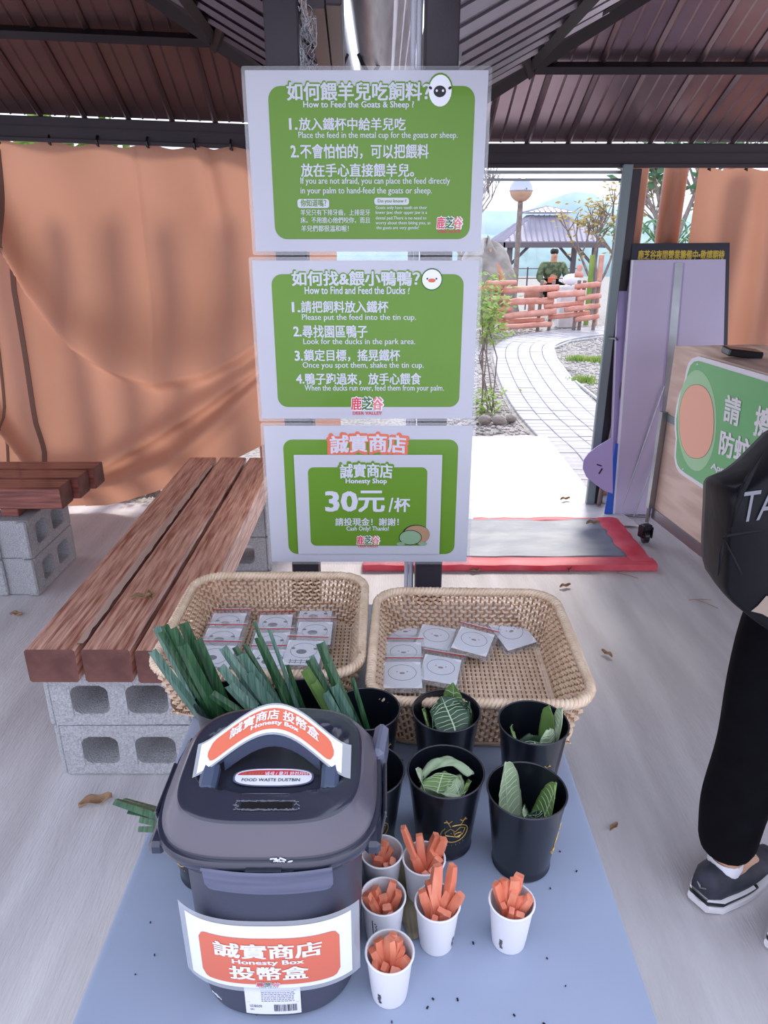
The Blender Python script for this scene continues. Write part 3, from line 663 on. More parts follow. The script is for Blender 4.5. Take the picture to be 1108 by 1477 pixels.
def tree(name, x, y, h, label, m, spread=1.0, nl=500, leaf=.12, bare=False, depth=4, lean=0, z0=None):
    z0 = gz(x, y) if z0 is None else z0; t = thing(name, label, 'tree', (x, y, z0)); b = MB(); tips = []
    def br(p, d, L_, r, k):
        q = p+d*L_; b.tube([p, p.lerp(q, .5)+Vector((R.uniform(-1, 1), R.uniform(-1, 1), 0))*L_*.06, q], [r, r*.85, r*.7], 5, cap=False); tips.append(q)
        if k:
            for j in range(3 if k > 1 else 4):
                e = Vector((R.gauss(0, .55)*spread, R.gauss(0, .55)*spread, R.uniform(.25, .9))).normalized(); br(q, (d*.55+e*.75).normalized(), L_*R.uniform(.6, .8), r*.62, k-1)
    br(Vector((0, 0, 0)), Vector((lean, 0, 1)).normalized(), h*.34, h*.02, depth); b.build('trunk', M['bark'], t)
    if not bare:
        f = MB()
        for k in range(nl):
            c = R.choice(tips[len(tips)//4:])+Vector((R.gauss(0, .25), R.gauss(0, .25), R.gauss(0, .2)))*h*.12; a, e = R.random()*6.3, R.uniform(-1, 1)
            u = Vector((math.cos(a), math.sin(a), e*.5)).normalized()*leaf; v = Vector((-math.sin(a), math.cos(a), R.uniform(-1, 1))).normalized()*leaf*.6
            f.add([c-u, c-v, c+u, c+v], [(0, 1, 2, 3)])
        f.build('foliage', m, t, kind='stuff')
    return t
tree('bare_tree', 1.9, 18.5, 4.2, 'bare twiggy tree behind the boulder at the left of the opening', M['bark'], 1.1, bare=True, depth=5, lean=-.15)
tree('autumn_tree', 7.3, 22, 4.4, 'sparse yellow-leaved tree to the right of the pavilion roof', M['foliage2'], 1.2, 420, .09, depth=4)
tree('sapling', 4.6, 16.2, 2.9, 'thin leafy sapling under the right half of the pavilion', M['foliage2'], .8, 200, .07, depth=3)
tree('leafy_tree', 4.35, 11.5, 3.6, 'green leafy tree seen between the log posts', M['palm'], 1.0, 420, .1, depth=3)
tree('pale_tree', 5.6, 13.5, 3.8, 'pale bushy tree left of the right curtain', M['foliage2'], 1.0, 300, .08, depth=4)
for x, y, h_, lb in ((-3.5, 8, 3, 'bushy tree outside, hidden behind the left curtain on its far side'), (-1.2, 7.5, 2.4, 'shrub outside, close behind the middle of the left curtain')):
    tree('bush_tree', x, y, h_, lb, M['foliage'], 1.1, 500, .1, depth=3)
t = thing('palm', 'palm fronds hanging between the two log posts', 'plant', (2.35, 6.3, 0))
b = MB(); b.tube([(0, 0, 0), (0, 0, 1.3)], .07, 8); b.build('trunk', M['bark'], t)
for k in range(11):
    a = k*2*PI/11; fr = MB(); base = Vector((0, 0, 1.3)); pts = [base+Vector((math.cos(a)*.55*s, math.sin(a)*.55*s, .30*math.sin(s*2.4))) for s in [i/8 for i in range(9)]]
    fr.tube(pts, .008, 4)
    for i in range(1, 9):
        for sgn in (-1, 1):
            q = pts[i]; e = Vector((-math.sin(a)*sgn, math.cos(a)*sgn, -.5)).normalized()*.16*(1.1-i/9)+Vector((math.cos(a), math.sin(a), 0))*.05; w_ = Vector((math.cos(a), math.sin(a), 0))*.012
            fr.add([q-w_, q+e, q+w_], [(0, 1, 2)])
    fr.build('frond', M['palm'], t)
# shrub and stones by the left edge of the opening
t = thing('young_shrub', 'young yellow-green shrub beside the signs at the left of the doorway view', 'plant', (.93, 6.35, -.02))
b = MB()
for k in range(6): b.tube([(R.uniform(-.08, .08), R.uniform(-.05, .05), 0), (R.uniform(-.1, .1), 0, .5), (R.uniform(-.16, .1), R.uniform(-.1, .1), .7+.3*R.random())], .006, 5)
b.build('stem', M['bark'], t)
f = MB()
for k in range(330):
    c = Vector((R.gauss(-.02, .085), R.gauss(0, .1), R.choice([R.uniform(.02, .22), R.uniform(.62, 1.02), R.uniform(.7, 1.0)]))); a = R.random()*6.3
    u = Vector((math.cos(a), math.sin(a), R.uniform(-.6, .8)))*.03; v = Vector((-math.sin(a), math.cos(a), R.uniform(-.8, .8)))*.018; f.add([c-u, c-v, c+u, c+v], [(0, 1, 2, 3)])
f.build('foliage', M['foliage'], t, kind='stuff')
for i, (x, y, r_, lb) in enumerate([(.86, 5.95, .055, 'pale stone at the foot of the young shrub, nearest the signs'), (.98, 5.93, .06, 'brownish stone at the foot of the young shrub'), (1.09, 6.0, .05, 'small stone right of the young shrub beside the path')]):
    boulder('edging_stone', (x, y, .02), r_, r_*.8, r_*.8, lb, M['rock'], i)
t = thing('roadside_shrub', 'yellowish shrub growing against the left end of the log fence', 'plant', (1.55, 11.0, 0))
f = MB()
for k in range(420):
    c = Vector((R.gauss(0, .16), R.gauss(0, .2), R.uniform(.05, .95))); a = R.random()*6.3
    u = Vector((math.cos(a), math.sin(a), R.uniform(-.6, .8)))*.04; v = Vector((-math.sin(a), math.cos(a), R.uniform(-.8, .8)))*.024; f.add([c-u, c-v, c+u, c+v], [(0, 1, 2, 3)])
f.build('foliage', M['foliage'], t, kind='stuff'); MB().tube([(0, 0, 0), (.02, 0, .6)], .012, 5).build('stem', M['bark'], t)
f = blades(900, 4.2, 19.5, 2.0, .6, .5, .03, -1.35); tag(f.build('grass', M['foliage']), 'bright green grass strip under the pavilion', 'grass', kind='stuff')
tag(MB().box((4.6, 17.5, -.75), (5.0, .25, .5), bev=.02).build('timber_kerb', M['log2']), 'low brown timber wall in front of the pavilion', 'wall')

# ------------------------------------------------------------------ benches of heavy timbers on cement blocks
def block_mesh():
    b = MB(); w_, d_, h_ = .39, .185, .178
    b.box((0, 0, h_/2-.068), (w_, d_, .040), bev=.003).box((0, 0, h_/2+.068), (w_, d_, .040), bev=.003)
    for x, ww in ((-.166, .056), (-.006, .05), (.166, .056)): b.box((x, 0, h_/2), (ww, d_, .10))
    for x0, x1 in ((-.138, -.031), (.019, .138)):       # rounded corners of the two hollow cores
        for cx, sx in ((x0, 1), (x1, -1)):
            for cz, sz in ((h_/2-.048, 1), (h_/2+.048, -1)):
                P = [(cx-sx*.004, -d_/2+.002, cz-sz*.004), (cx+sx*.022, -d_/2+.002, cz), (cx+sx*.010, -d_/2+.002, cz+sz*.006), (cx+sx*.005, -d_/2+.002, cz+sz*.011), (cx, -d_/2+.002, cz+sz*.022)]
                b.prism(P, (0, d_-.004, 0))
    for sx in (-1, 1):
        for y in (-.068, .068): b.box((sx*(w_/2+.008), y, h_/2), (.02, .045, h_-.004), bev=.006)
    o = b.build('cement_block', M['block']); me = o.data; bpy.data.objects.remove(o); return me
BM_ = block_mesh()
def block(x, y, z, rz, label):
    o = bpy.data.objects.new('cement_block', BM_); C.objects.link(o); o.location = (x, y, z); o.rotation_euler = (0, 0, rz); tag(o, label, 'block', 'grey cement blocks under the benches'); return o
block(-.752, 1.797, .001, 0, 'bottom hollow cement block under the near end of the long bench')
block(-.758, 1.797, .180, .01, 'top hollow cement block directly under the near end of the long bench')
block(-.752, 3.17, .001, 0, 'bottom cement block under the far end of the long bench')
block(-.752, 3.17, .180, 0, 'top cement block under the far end of the long bench')
block(-1.63, 3.04, .001, PI/2, 'bottom cement block of the stack under the short bench at far left')
block(-1.63, 3.04, .180, PI/2, 'top cement block of the stack under the short bench at far left')
def timber(L_, w_, h_, ax, seed, taper=0):
    b = MB(); n = 26; rings = []
    for k in range(n+1):
        s = -L_/2+L_*k/n; c = .006
        j = lambda q: .0022*nz(k*.7, q+seed*3)
        prof = [(-w_/2+c, -h_/2), (w_/2-c, -h_/2), (w_/2+j(1), -h_/2+c), (w_/2+j(1), h_/2-c), (w_/2-c+j(2), h_/2+j(3)*.6), (-w_/2+c+j(4), h_/2+j(5)*.6), (-w_/2+j(6), h_/2-c), (-w_/2+j(6), -h_/2+c)]
        rings.append([((s, u, v) if ax == 'x' else (u, s, v)) for u, v in prof])
    return b.loft(rings)
def bench(name, label, loc, beams, L_, ax, h_, zc, mats):
    t = thing(name, label, 'bench', loc)
    for i, (u, w_, off) in enumerate(beams):
        b = timber(L_, w_, h_, ax, i+1)
        o = b.build('timber', M[mats], t, smooth='auto', loc=((off, u, zc) if ax == 'x' else (u, off, zc)))
        o.data.materials.append(M['endgrain'])
        for p in o.data.polygons:
            if len(p.vertices) > 4: p.material_index = 1
    return t
tb = bench('timber_bench', 'long red-brown bench of three thick timbers beside the table', (-.755, 2.54, 0), [(-.152, .137, 0), (0, .132, 0), (.148, .134, -.005)], 1.76, 'y', .104, .414, 'woodT')
t2 = bench('timber_bench', 'short dark red timber bench at far left before the curtain', (-2.3, 3.06, 0), [(-.135, .118, -.005), (-.005, .118, .02), (.125, .118, .04)], 1.84, 'x', .098, .452, 'woodX')
MB().box((0, 0, 0), (.075, .34, .042), bev=.003).build('cross_piece', M['woodX'], t2, loc=(.67, 0, .381))
# pale bare-wood edge worn along the first gap
b = MB(); n = 60
b.loft([[(-.755-.0835+.012+.006*nz(k*.5), 1.69+1.6*k/n, .4672), (-.755-.0835-.010*sm(0, .2, k/n)*(1-sm(.65, .9, k/n))+.004*nz(k*.9, 3)-.002, 1.69+1.6*k/n, .4678), (-.755-.086, 1.69+1.6*k/n, .455)] for k in range(n+1)], close=False)
o = b.build('worn_edge', M['cartwood'], tb, world=True, label='pale worn edge of the left timber')
def dryleaf(x, y, z, L_, a, label, curl=.3, group=None):
    b = MB().grid(lambda s, t: (lambda u, v: (u*L_, v*L_*.42*math.sin(PI*clamp(s*.96+.02))**.7, .004+L_*curl*(abs(v)**1.5)*1.6+.12*L_*math.sin(s*5)**2))(s-.5, (t-.5)*1.0), 10, 6)
    o = b.build('dry_leaf', M['dryleaf'], None, smooth=True, solid=.0006); o.location = (x, y, z); o.rotation_euler = (0, 0, a); tag(o, label, 'leaf', group); return o
zf = zplane(0); zb = zplane(.467)
for px, py, pl_, L_, a, lb in [(139, 1162, zf, .09, .35, 'curled brown dry leaf on the floor below the near cement blocks'), (24, 889, zf, .06, -.2, 'small dry leaf on the floor at far left under the short bench'), (204, 866, zb, .06, .2, 'curled dry leaf lying on the middle timber of the long bench'), (218, 863, zb, .05, 2.0, 'second dry leaf beside the first on the middle bench timber'),
                            (815, 848, zf, .055, .3, 'dry leaf on the floor below the front edge of the red mat'), (822, 822, zf, .075, 1.2, 'brown dry leaf against the front edge of the red mat'), (875, 946, zf, .05, 2.2, 'small pale dry leaf on the floor to the right of the right basket'), (885, 1196, zf, .035, .7, 'tiny dry leaf on the floor right of the table'), (685, 826, zf, .05, .1, 'small leaf under the red mat edge beside the right post'),
                            (815, 722, zplane(.02), .06, .2, 'brown leaf on the white ground sheet near its right edge'), (855, 757, zplane(.05), .07, 0, 'pale leaf lying on the back edge of the red mat')]:
    p = pl_.at(px, py); dryleaf(p.x, p.y, p.z+.001, L_, a, lb)
for px, py, a, lb in ((1010, 866, 0, 'thin dry twig on the floor between the cart and the table'), (1020, 872, -.9, 'second thin twig just beside the first on the floor'), (905, 831, -.6, 'thin dry stem on the floor at the right corner of the red mat')):
    p = zf.at(px, py); MBt = MB().tube([(p.x-.05*math.cos(a), p.y-.05*math.sin(a), .003), (p.x, p.y, .006), (p.x+.05*math.cos(a), p.y+.05*math.sin(a), .003)], .0016, 4); tag(MBt.build('twig', M['dryleaf']), lb, 'twig')

# ------------------------------------------------------------------ red-bordered grey mat on the floor
t = thing('floor_mat', 'grey mat with a thick red border lying on the floor before the doorway', 'mat', (.62, 3.38, 0))
x0, x1, y0, y1 = -.10, 1.31, 3.085, 3.70
def rail(a, b_, w_, h_):
    a, b_ = Vector(a), Vector(b_); n = 18; d = (b_-a).normalized(); s = Vector((-d.y, d.x, 0)); r = []
    for k in range(n+1):
        p = a.lerp(b_, k/n); hh = h_*(1+.25*nz(k*.6, a.x)); ww = w_*(1+.08*nz(k*.5, 4)); r.append([p-s*ww, p-s*ww*.96+Vector((0, 0, hh*.8)), p-s*ww*.5+Vector((0, 0, hh)), p+s*ww*.5+Vector((0, 0, hh*.92)), p+s*ww*.95+Vector((0, 0, hh*.6)), p+s*ww])
    return MB().loft(r)
rail((x0, y0+.05, .004), (x1, y0+.05, .004), .055, .036).build('border', M['red'], t, smooth='auto', world=True)
rail((x0+.6, y1-.02, .004), (x1-.03, y1-.02, .004), .03, .030).build('border', M['red'], t, smooth='auto', world=True)
rail((x1-.075, y0+.03, .003), (x1-.08, y1-.01, .003), .07, .038).build('border', M['red'], t, smooth='auto', world=True)
MB().grid(lambda s, v: ((x0+.02+(x1-x0-.13)*s)-t.location.x, (y0+.09+(y1-y0-.12)*v)-t.location.y, .030+.006*nz(s*6, v*4)+.01*math.exp(-((v-.5-.2*s)/.05)**2)*.3), 40, 20).build('grey_sheet', M['grey'], t, smooth=True, solid=.004)
MB().box(((x0+x1)/2-t.location.x, (y0+y1)/2-t.location.y, .013), (x1-x0-.1, y1-y0-.1, .018)).build('base', M['grey'], t)

# ------------------------------------------------------------------ table
t = thing('folding_table', 'narrow folding table with a smooth blue-grey top', 'table', (-.02, .82, 0))
TX0, TX1, TY0, TY1 = -.332, .292, .24, 1.42
b = MB(); pr = rrect(TX0, TY0, TX1, TY1, .03, 4)
def inset(pr, d): cx_, cy_ = (TX0+TX1)/2, (TY0+TY1)/2; return [(x-d*(1 if x > cx_ else -1), y-d*(1 if y > cy_ else -1)) for x, y in pr]
b.loft([[(x, y, .705) for x, y in inset(pr, .004)], [(x, y, .712) for x, y in pr], [(x, y, .733) for x, y in pr], [(x, y, .738) for x, y in inset(pr, .002)], [(x, y, .740) for x, y in inset(pr, .006)]])
b.build('tabletop', M['table'], t, world=True, smooth='auto')
for x in (TX0+.06, TX1-.06):
    for y in (TY0+.14, TY1-.14): MB().tube([(x, y, .001), (x, y, .70)], .0125, 12).build('leg', M['tablegrey'], t, world=True, smooth='auto')
for y in (TY0+.14, TY1-.14): MB().tube([(TX0+.06, y, .25), (TX1-.06, y, .25)], .009, 10).build('cross_bar', M['tablegrey'], t, world=True, smooth='auto')
for x in (TX0+.04, TX1-.04): MB().box((x, .83, .693), (.02, 1.0, .022)).build('side_rail', M['tablegrey'], t, world=True)
TZ = .7405
b = MB(); R2 = random.Random(3)
for k in range(70):
    x, y = R2.uniform(TX0+.02, TX1-.02), R2.uniform(.50, .95); r = R2.uniform(.0006, .0016)*(2 if k < 4 else 1); b.box((x, y, TZ+.0008), (r*2.4, r*1.3, .001), (0, 0, R2.random()*3))
tag(b.build('crumbs', M['cup']), 'tiny dark crumbs of soil scattered on the table top', 'crumbs', kind='stuff')
p = zplane(.742).at(586, 1300)
o = MB().grid(lambda s, v: ((v-.5)*.026*math.sin(PI*clamp(s*.94+.05))**.5, (s-.5)*.13, .002+.5*(v-.5)**2*.02+.003*math.sin(s*4)), 14, 4).build('dry_pod', mat('dry_pod', S(104, 94, 74), S(140, 128, 104), 60, .6, stretch=(3, .3, 1)), None, smooth=True, solid=.001); o.location = (p.x, p.y+.012, TZ+.001); o.rotation_euler = (0, 0, .12); tag(o, 'long flat brown dry leaf lying between the white paper cups', 'leaf')

# ------------------------------------------------------------------ signs
YS = 1.447
def sheet(label, y, quad, r=5, th=.0012, film=5, name='laminated_sign', cat='sign'):
    pl = yplane(y); pts = pl.poly(quad); cx_ = sum(p.x for p in pts)/4; cz_ = sum(p.z for p in pts)/4
    t = thing(name, label, cat, (cx_, y, cz_)); x0, x1 = (pts[0].x+pts[3].x)/2, (pts[1].x+pts[2].x)/2; z1, z0 = (pts[0].z+pts[1].z)/2, (pts[2].z+pts[3].z)/2
    f = film*.0013
    MB().prism([(x, y+.0002, z) for x, z in rrect(x0, z0, x1, z1, .005, 3)], (0, .0008, 0)).build('laminate', M['film'], t, world=True)
    MB().prism([(x, y-.0004, z) for x, z in rrect(x0+f, z0+f, x1-f, z1-f, .001, 1)], (0, .0005, 0)).build('paper', M['paper'], t, world=True)
    return t, Plane((0, y-.0004, 0), (0, -1, 0))
def prr(pl, x0, yt, x1, yb, r):     # rounded rectangle from photo corners, square in the sign plane
    a, c = pl.at(x0, yt), pl.at(x1, yb); return [(x, a.y, z) for x, z in rrect(min(a.x, c.x), min(a.z, c.z), max(a.x, c.x), max(a.z, c.z), r, 6)]
def slab(name, pts, m, parent, pl, lift, th=.0002): return MB().prism([Vector(p)+pl.N*lift for p in pts], pl.N*-th).build(name, m, parent, world=True)
def disc(name, pl, px, py, rpx, m, parent, lift, sy=1, n=22, rot=0):
    c = pl.at(px, py); r = (pl.at(px+rpx, py)-c).dot(pl.U); P = []
    for k in range(n):
        a = 2*PI*k/n; u, v = r*math.cos(a), r*sy*math.sin(a); P.append(c+pl.U*(u*math.cos(rot)-v*math.sin(rot))+pl.V*(u*math.sin(rot)+v*math.cos(rot)))
    return slab(name, P, m, parent, pl, lift)
def logo(pl, x0, x1, yt, yb, parent, lift=.0010, sub=True):
    n = 3; w_ = (x1-x0)/3; h = yb-yt
    txt('鹿芝谷', pl, x0, x1, yt, yb-h*.28, M['white'], parent, lift, .11)
    for i, (ch, m) in enumerate((('鹿', 'redink'), ('芝', 'dkgreen'), ('谷', 'pinkink'))): txt(ch, pl, x0+i*w_, x0+(i+1)*w_-1, yt, yb-h*.28, M[m], parent, lift+.0003, .03)
    if sub: txt('DEER VALLEY', pl, x0+2, x1-2, yb-h*.18, yb, M['redink'], parent, lift+.0003, .02)
T1 = .0012
# sign 1: goats and sheep
s1, p1 = sheet('top laminated green and white sign about feeding goats and sheep', YS, [(347, 95), (709, 95), (699, 368), (365, 368)])
slab('green_panel', prr(p1, 386, 124, 677, 345, .022), M['green'], s1, p1, .0005)
txt('如何餵羊兒吃飼料？', p1, 414, 621, 118, 146, M['green'], s1, .0009, .09); txt('如何餵羊兒吃飼料？', p1, 415, 620, 119, 145, M['whitet'], s1, T1, .028)
for bdy, a, b_, c, d, o_ in [('How to Feed the Goats & Sheep ?', 438, 597, 146, 158, .022), ('1.', 418, 429, 171, 187, .03), ('放入鐵杯中給羊兒吃', 432, 585, 170, 188, .022), ('Place the feed in the metal cup for the goats or sheep.', 431, 660, 190, 202, .014),
        ('2.', 420, 431, 210, 227, .03), ('不會怕怕的，可以把餵料', 434, 618, 208, 229, .022), ('放在手心直接餵羊兒。', 435, 597, 236, 255, .022), ('If you are not afraid, you can place the feed directly', 434, 649, 256, 268, .014), ('in your palm to hand-feed the goats or sheep.', 434, 623, 270, 282, .014),
        ('羊兒只有下排牙齒，上排是牙', 434, 534, 302, 311, .012), ('床。不用擔心他們咬你，而且', 434, 534, 313, 322, .012), ('羊兒們都很溫和喔！', 435, 503, 325, 334, .012),
        ('Goats only have teeth on their', 542, 616, 297, 303, .012), ('lower jaw; their upper jaw is a', 542, 616, 304, 310, .012), ('dental pad.There is no need to', 542, 615, 312, 318, .012), ('worry about them biting you, as', 542, 621, 319, 325, .012), ('the goats are very gentle!', 543, 604, 326, 332, .012)]:
    txt(bdy, p1, a, b_, c, d, M['whitet'], s1, T1-.0002, o_)
for x0_, x1_, yb_, bd in ((429, 475, 300, '你知道嗎？'), (540, 590, 295.5, 'Do you know ?')):
    slab('label_panel', prr(p1, x0_, 287-(300-yb_)*.4, x1_, yb_, .0048), M['whitet'], s1, p1, .0008); txt(bd, p1, x0_+5, x1_-4, 287.5, yb_-2, M['green'], s1, T1, .02)
disc('badge', p1, 635, 131, 18.5, M['green'], s1, .0009, 1.22); disc('badge', p1, 635, 131, 16.5, M['white'], s1, .0012, 1.22); disc('badge', p1, 634.5, 132, 9, M['ink'], s1, .0015, .82); [disc('badge', p1, 634.5+dx, 131, 1.6, M['white'], s1, .0018) for dx in (-4.5, 4.5)]; [disc('badge', p1, 635+dx, 127, 2.6, M['ink'], s1, .0016, .7, rot=.5*dx/13) for dx in (-14, 14)]
logo(p1, 630, 667, 313, 336, s1)
# sign 2: ducks
s2, p2 = sheet('middle laminated green and white sign about feeding ducks', YS+.0012, [(358, 370.5), (696, 370.5), (686, 608), (374, 608)])
slab('green_panel', prr(p2, 391, 395.5, 662, 587, .020), M['green'], s2, p2, .0005)
txt('如何找&餵小鴨鴨？', p2, 421, 606, 390, 414, M['green'], s2, .0009, .09); txt('如何找&餵小鴨鴨？', p2, 422, 605, 391, 412, M['whitet'], s2, T1, .028)
for bdy, a, b_, c, d, o_ in [('How to Find and Feed the Ducks ?', 440, 591, 413, 424, .02), ('1.', 422, 433, 436, 450, .03), ('請把飼料放入鐵杯', 435, 560, 434, 451, .022), ('Please put the feed into the tin cup.', 436, 600, 453, 464, .014), ('2.', 424, 435, 471, 485, .03), ('尋找園區鴨子', 437, 530, 469, 487, .022), ('Look for the ducks in the park area.', 438, 599, 488, 499, .014),
        ('3.', 426, 437, 506, 520, .03), ('鎖定目標，搖晃鐵杯', 439, 577, 504, 521, .022), ('Once you spot them, shake the tin cup.', 437, 611, 522, 533, .014), ('4.', 428, 439, 540, 553, .03), ('鴨子跑過來，放手心餵食', 441, 607, 538, 555, .022), ('When the ducks run over, feed them from your palm.', 440, 640, 555, 566, .014)]:
    txt(bdy, p2, a, b_, c, d, M['whitet'], s2, T1-.0002, o_)
disc('badge', p2, 623, 403, 15.5, M['dkgreen'], s2, .0009, 1.0); disc('badge', p2, 623, 403, 14, M['white'], s2, .0012, .98); disc('badge', p2, 623, 404.5, 5.5, M['orange'], s2, .0015, .5)
for dx in (-6.5, 6.5): disc('badge', p2, 623+dx, 402, 1.3, M['ink'], s2, .0015)
logo(p2, 507, 553, 573, 598, s2)
# sign 3 with a smaller price sign over it
s3, p3 = sheet('bottom laminated sign with an orange shop heading, partly covered by the price sign', YS+.0024, [(376, 609.5), (686, 609.5), (678, 814), (388, 814)])
slab('green_panel', prr(p3, 408, 634, 655, 799, .020), M['green'], s3, p3, .0005)
txt('誠實商店', p3, 474, 588, 627, 656, M['salmon'], s3, .0009, .11, arc=.004); txt('誠實商店', p3, 477, 585, 629, 654, M['whitet'], s3, T1, .03, arc=.004)
s4, p4 = sheet('small laminated price sign reading 30 per cup, fixed over the bottom sign', YS-.0008, [(421, 656), (636, 656), (636, 799), (433, 799)], film=0, name='price_sign')
slab('green_panel', prr(p4, 444, 674, 614, 787, .012), M['green'], s4, p4, .0005)
txt('誠實商店', p4, 489, 567, 668, 692, M['green'], s4, .0008, .10, arc=.003); txt('誠實商店', p4, 491, 566, 670, 690, M['whitet'], s4, T1, .028, arc=.003)
for bdy, a, b_, c, d, o_ in [('Honesty Shop', 499, 558, 690, 699, .03), ('30', 471, 515, 709, 737, .035), ('元', 518, 554, 708, 738, .03), ('/', 561, 567, 718, 738, .02), ('杯', 569, 591, 718, 738, .028), ('請投現金！謝謝！', 484, 575, 747, 758, .02), ('Cash Only! Thanks!', 500, 561, 759, 767, .02)]:
    txt(bdy, p4, a, b_, c, d, M['whitet'], s4, T1-.0002, o_)
logo(p4, 515, 548, 773, 789, s4)
turtle = mat('sage_print', S(132, 164, 132), rough=.5); shell = mat('brown_print', S(168, 134, 104), rough=.5)
disc('badge', p4, 600, 771, 20, M['ink'], s4, .0012, .78); disc('badge', p4, 601, 771, 19, shell, s4, .0014, .76); disc('badge', p4, 592, 775, 16.5, M['ink'], s4, .0016, .72); disc('badge', p4, 592, 775, 15.5, turtle, s4, .0018, .7)
for dx, dy in ((-14, 11), (18, 11)): disc('badge', p4, 592+dx, 775+dy-2, 6, turtle, s4, .0018, .45)

# ------------------------------------------------------------------ wicker baskets
def basket(label, cx, cy, hx0, hy0, hx1, hy1, rz):
    t = thing('wicker_basket', label, 'basket', (cx, cy, TZ), rz); H_ = .095
    def per(th, f, push=0):     # rounded rectangle ring walked at even speed, f=0 bottom, 1 rim
        a, b_ = hx0+(hx1-hx0)*f+push, hy0+(hy1-hy0)*f+push; r = .045+.012*f; sa, sb, q = 2*(a-r), 2*(b_-r), PI*r/2
        g = (th/(2*PI) % 1)*(2*sa+2*sb+4*q)
        for L_, cx_, cy_, a0 in ((sb, a, -(b_-r), None), (q, a-r, b_-r, 0), (sa, a-r, b_, None), (q, -(a-r), b_-r, 1), (sb, -a, b_-r, None), (q, -(a-r), -(b_-r), 2), (sa, -(a-r), -b_, None), (q, a-r, -(b_-r), 3)):
            if g <= L_+1e-9:
                if a0 is None:
                    dx, dy = {(True, True): (0, 1), (False, True): (-1, 0), (False, False): (0, -1), (True, False): (1, 0)}[(cx_ > 0 and abs(cx_) == a or cy_ < 0 and abs(cy_) == b_, cy_ == b_ or cx_ == a)]
                    return Vector((cx_+dx*g, cy_+dy*g, .005+H_*f))
                t_ = (a0+g/q)*PI/2; return Vector((cx_+r*math.cos(t_), cy_+r*math.sin(t_), .005+H_*f))
            g -= L_
        return Vector((a, -(b_-r), .005+H_*f))
    NR = 300; thx = [2*PI*k/NR for k in range(NR)]
    b = MB(); rows = 12
    for r in range(rows):
        f = .03+.92*r/(rows-1); b.tube([per(thx[k], f, .0034*math.cos(PI*(k/2.0+r)))+Vector((0, 0, .0014*math.sin(PI*(k/2.0)))) for k in range(NR)], .0027, 4, closed=True)
    b.build('side_weave', M['wicker'], t, kind='stuff')
    b = MB()
    for k in range(0, NR, 2): b.tube([per(thx[k], -.02), per(thx[k], .5), per(thx[k], 1.0)], .0019, 4, cap=False)
    b.build('upright_canes', M['wicker2'], t, kind='stuff')
    b = MB(); nx = 34; ny = 24      # floor weave
    for i in range(nx+1):
        x = -hx0*.97+2*hx0*.97*i/nx; b.tube([(x, -hy0+2*hy0*k/(2*ny), .0060+.0028*math.cos(PI*(k/1.0+i))) for k in range(2*ny+1)], .0031, 4, cap=False)
    for k in range(ny+1): y = -hy0+2*hy0*k/ny; b.tube([(-hx0, y+.0025, .0055), (hx0, y+.0025, .0055)], .0018, 4, cap=False)
    b.build('base_weave', M['wicker'], t, kind='stuff')
    MB().box((0, 0, .0016), (2*hx0-.02, 2*hy0-.02, .002)).build('base_gap_shade', M['wicker2'], t)  # added dark sheet standing for the shade between the floor strands
    NR2 = 460; ring = []
    for s in range(3):              # braided rim of three twisted canes
        pts = []
        for k in range(NR2):
            q = k/NR2*NR; i0 = int(q); th = thx[i0]+(((thx[(i0+1) % NR]-thx[i0]) % (2*PI)))*(q-i0); a = 2*PI*(k/NR2*62+s/3); c = per(th, 1.02); o_ = Vector((c.x, c.y, 0)).normalized()
            pts.append(c+o_*.0052*math.cos(a)+Vector((0, 0, .0052*math.sin(a))))
        MB().tube(pts, .0046, 5, closed=True).build('rim_cane', M['wicker'], t, smooth=True)
    b = MB()
    for k in range(0, NR): b.tube([per(thx[k], -.01, .004), per(thx[(k+3) % NR], .07, .006)], .0022, 4, cap=False)
    b.build('foot_braid', M['wicker'], t, kind='stuff')
    return t
BLc, BRc = (-.215, 1.172), (.158, 1.098)
bl_ = basket('left pale wicker basket holding bags with sheep face cards', *BLc, .152, .155, .176, .180, 0)
br_ = basket('right pale wicker basket holding bags with duck face cards, half empty', *BRc, .150, .155, .176, .182, -.03)

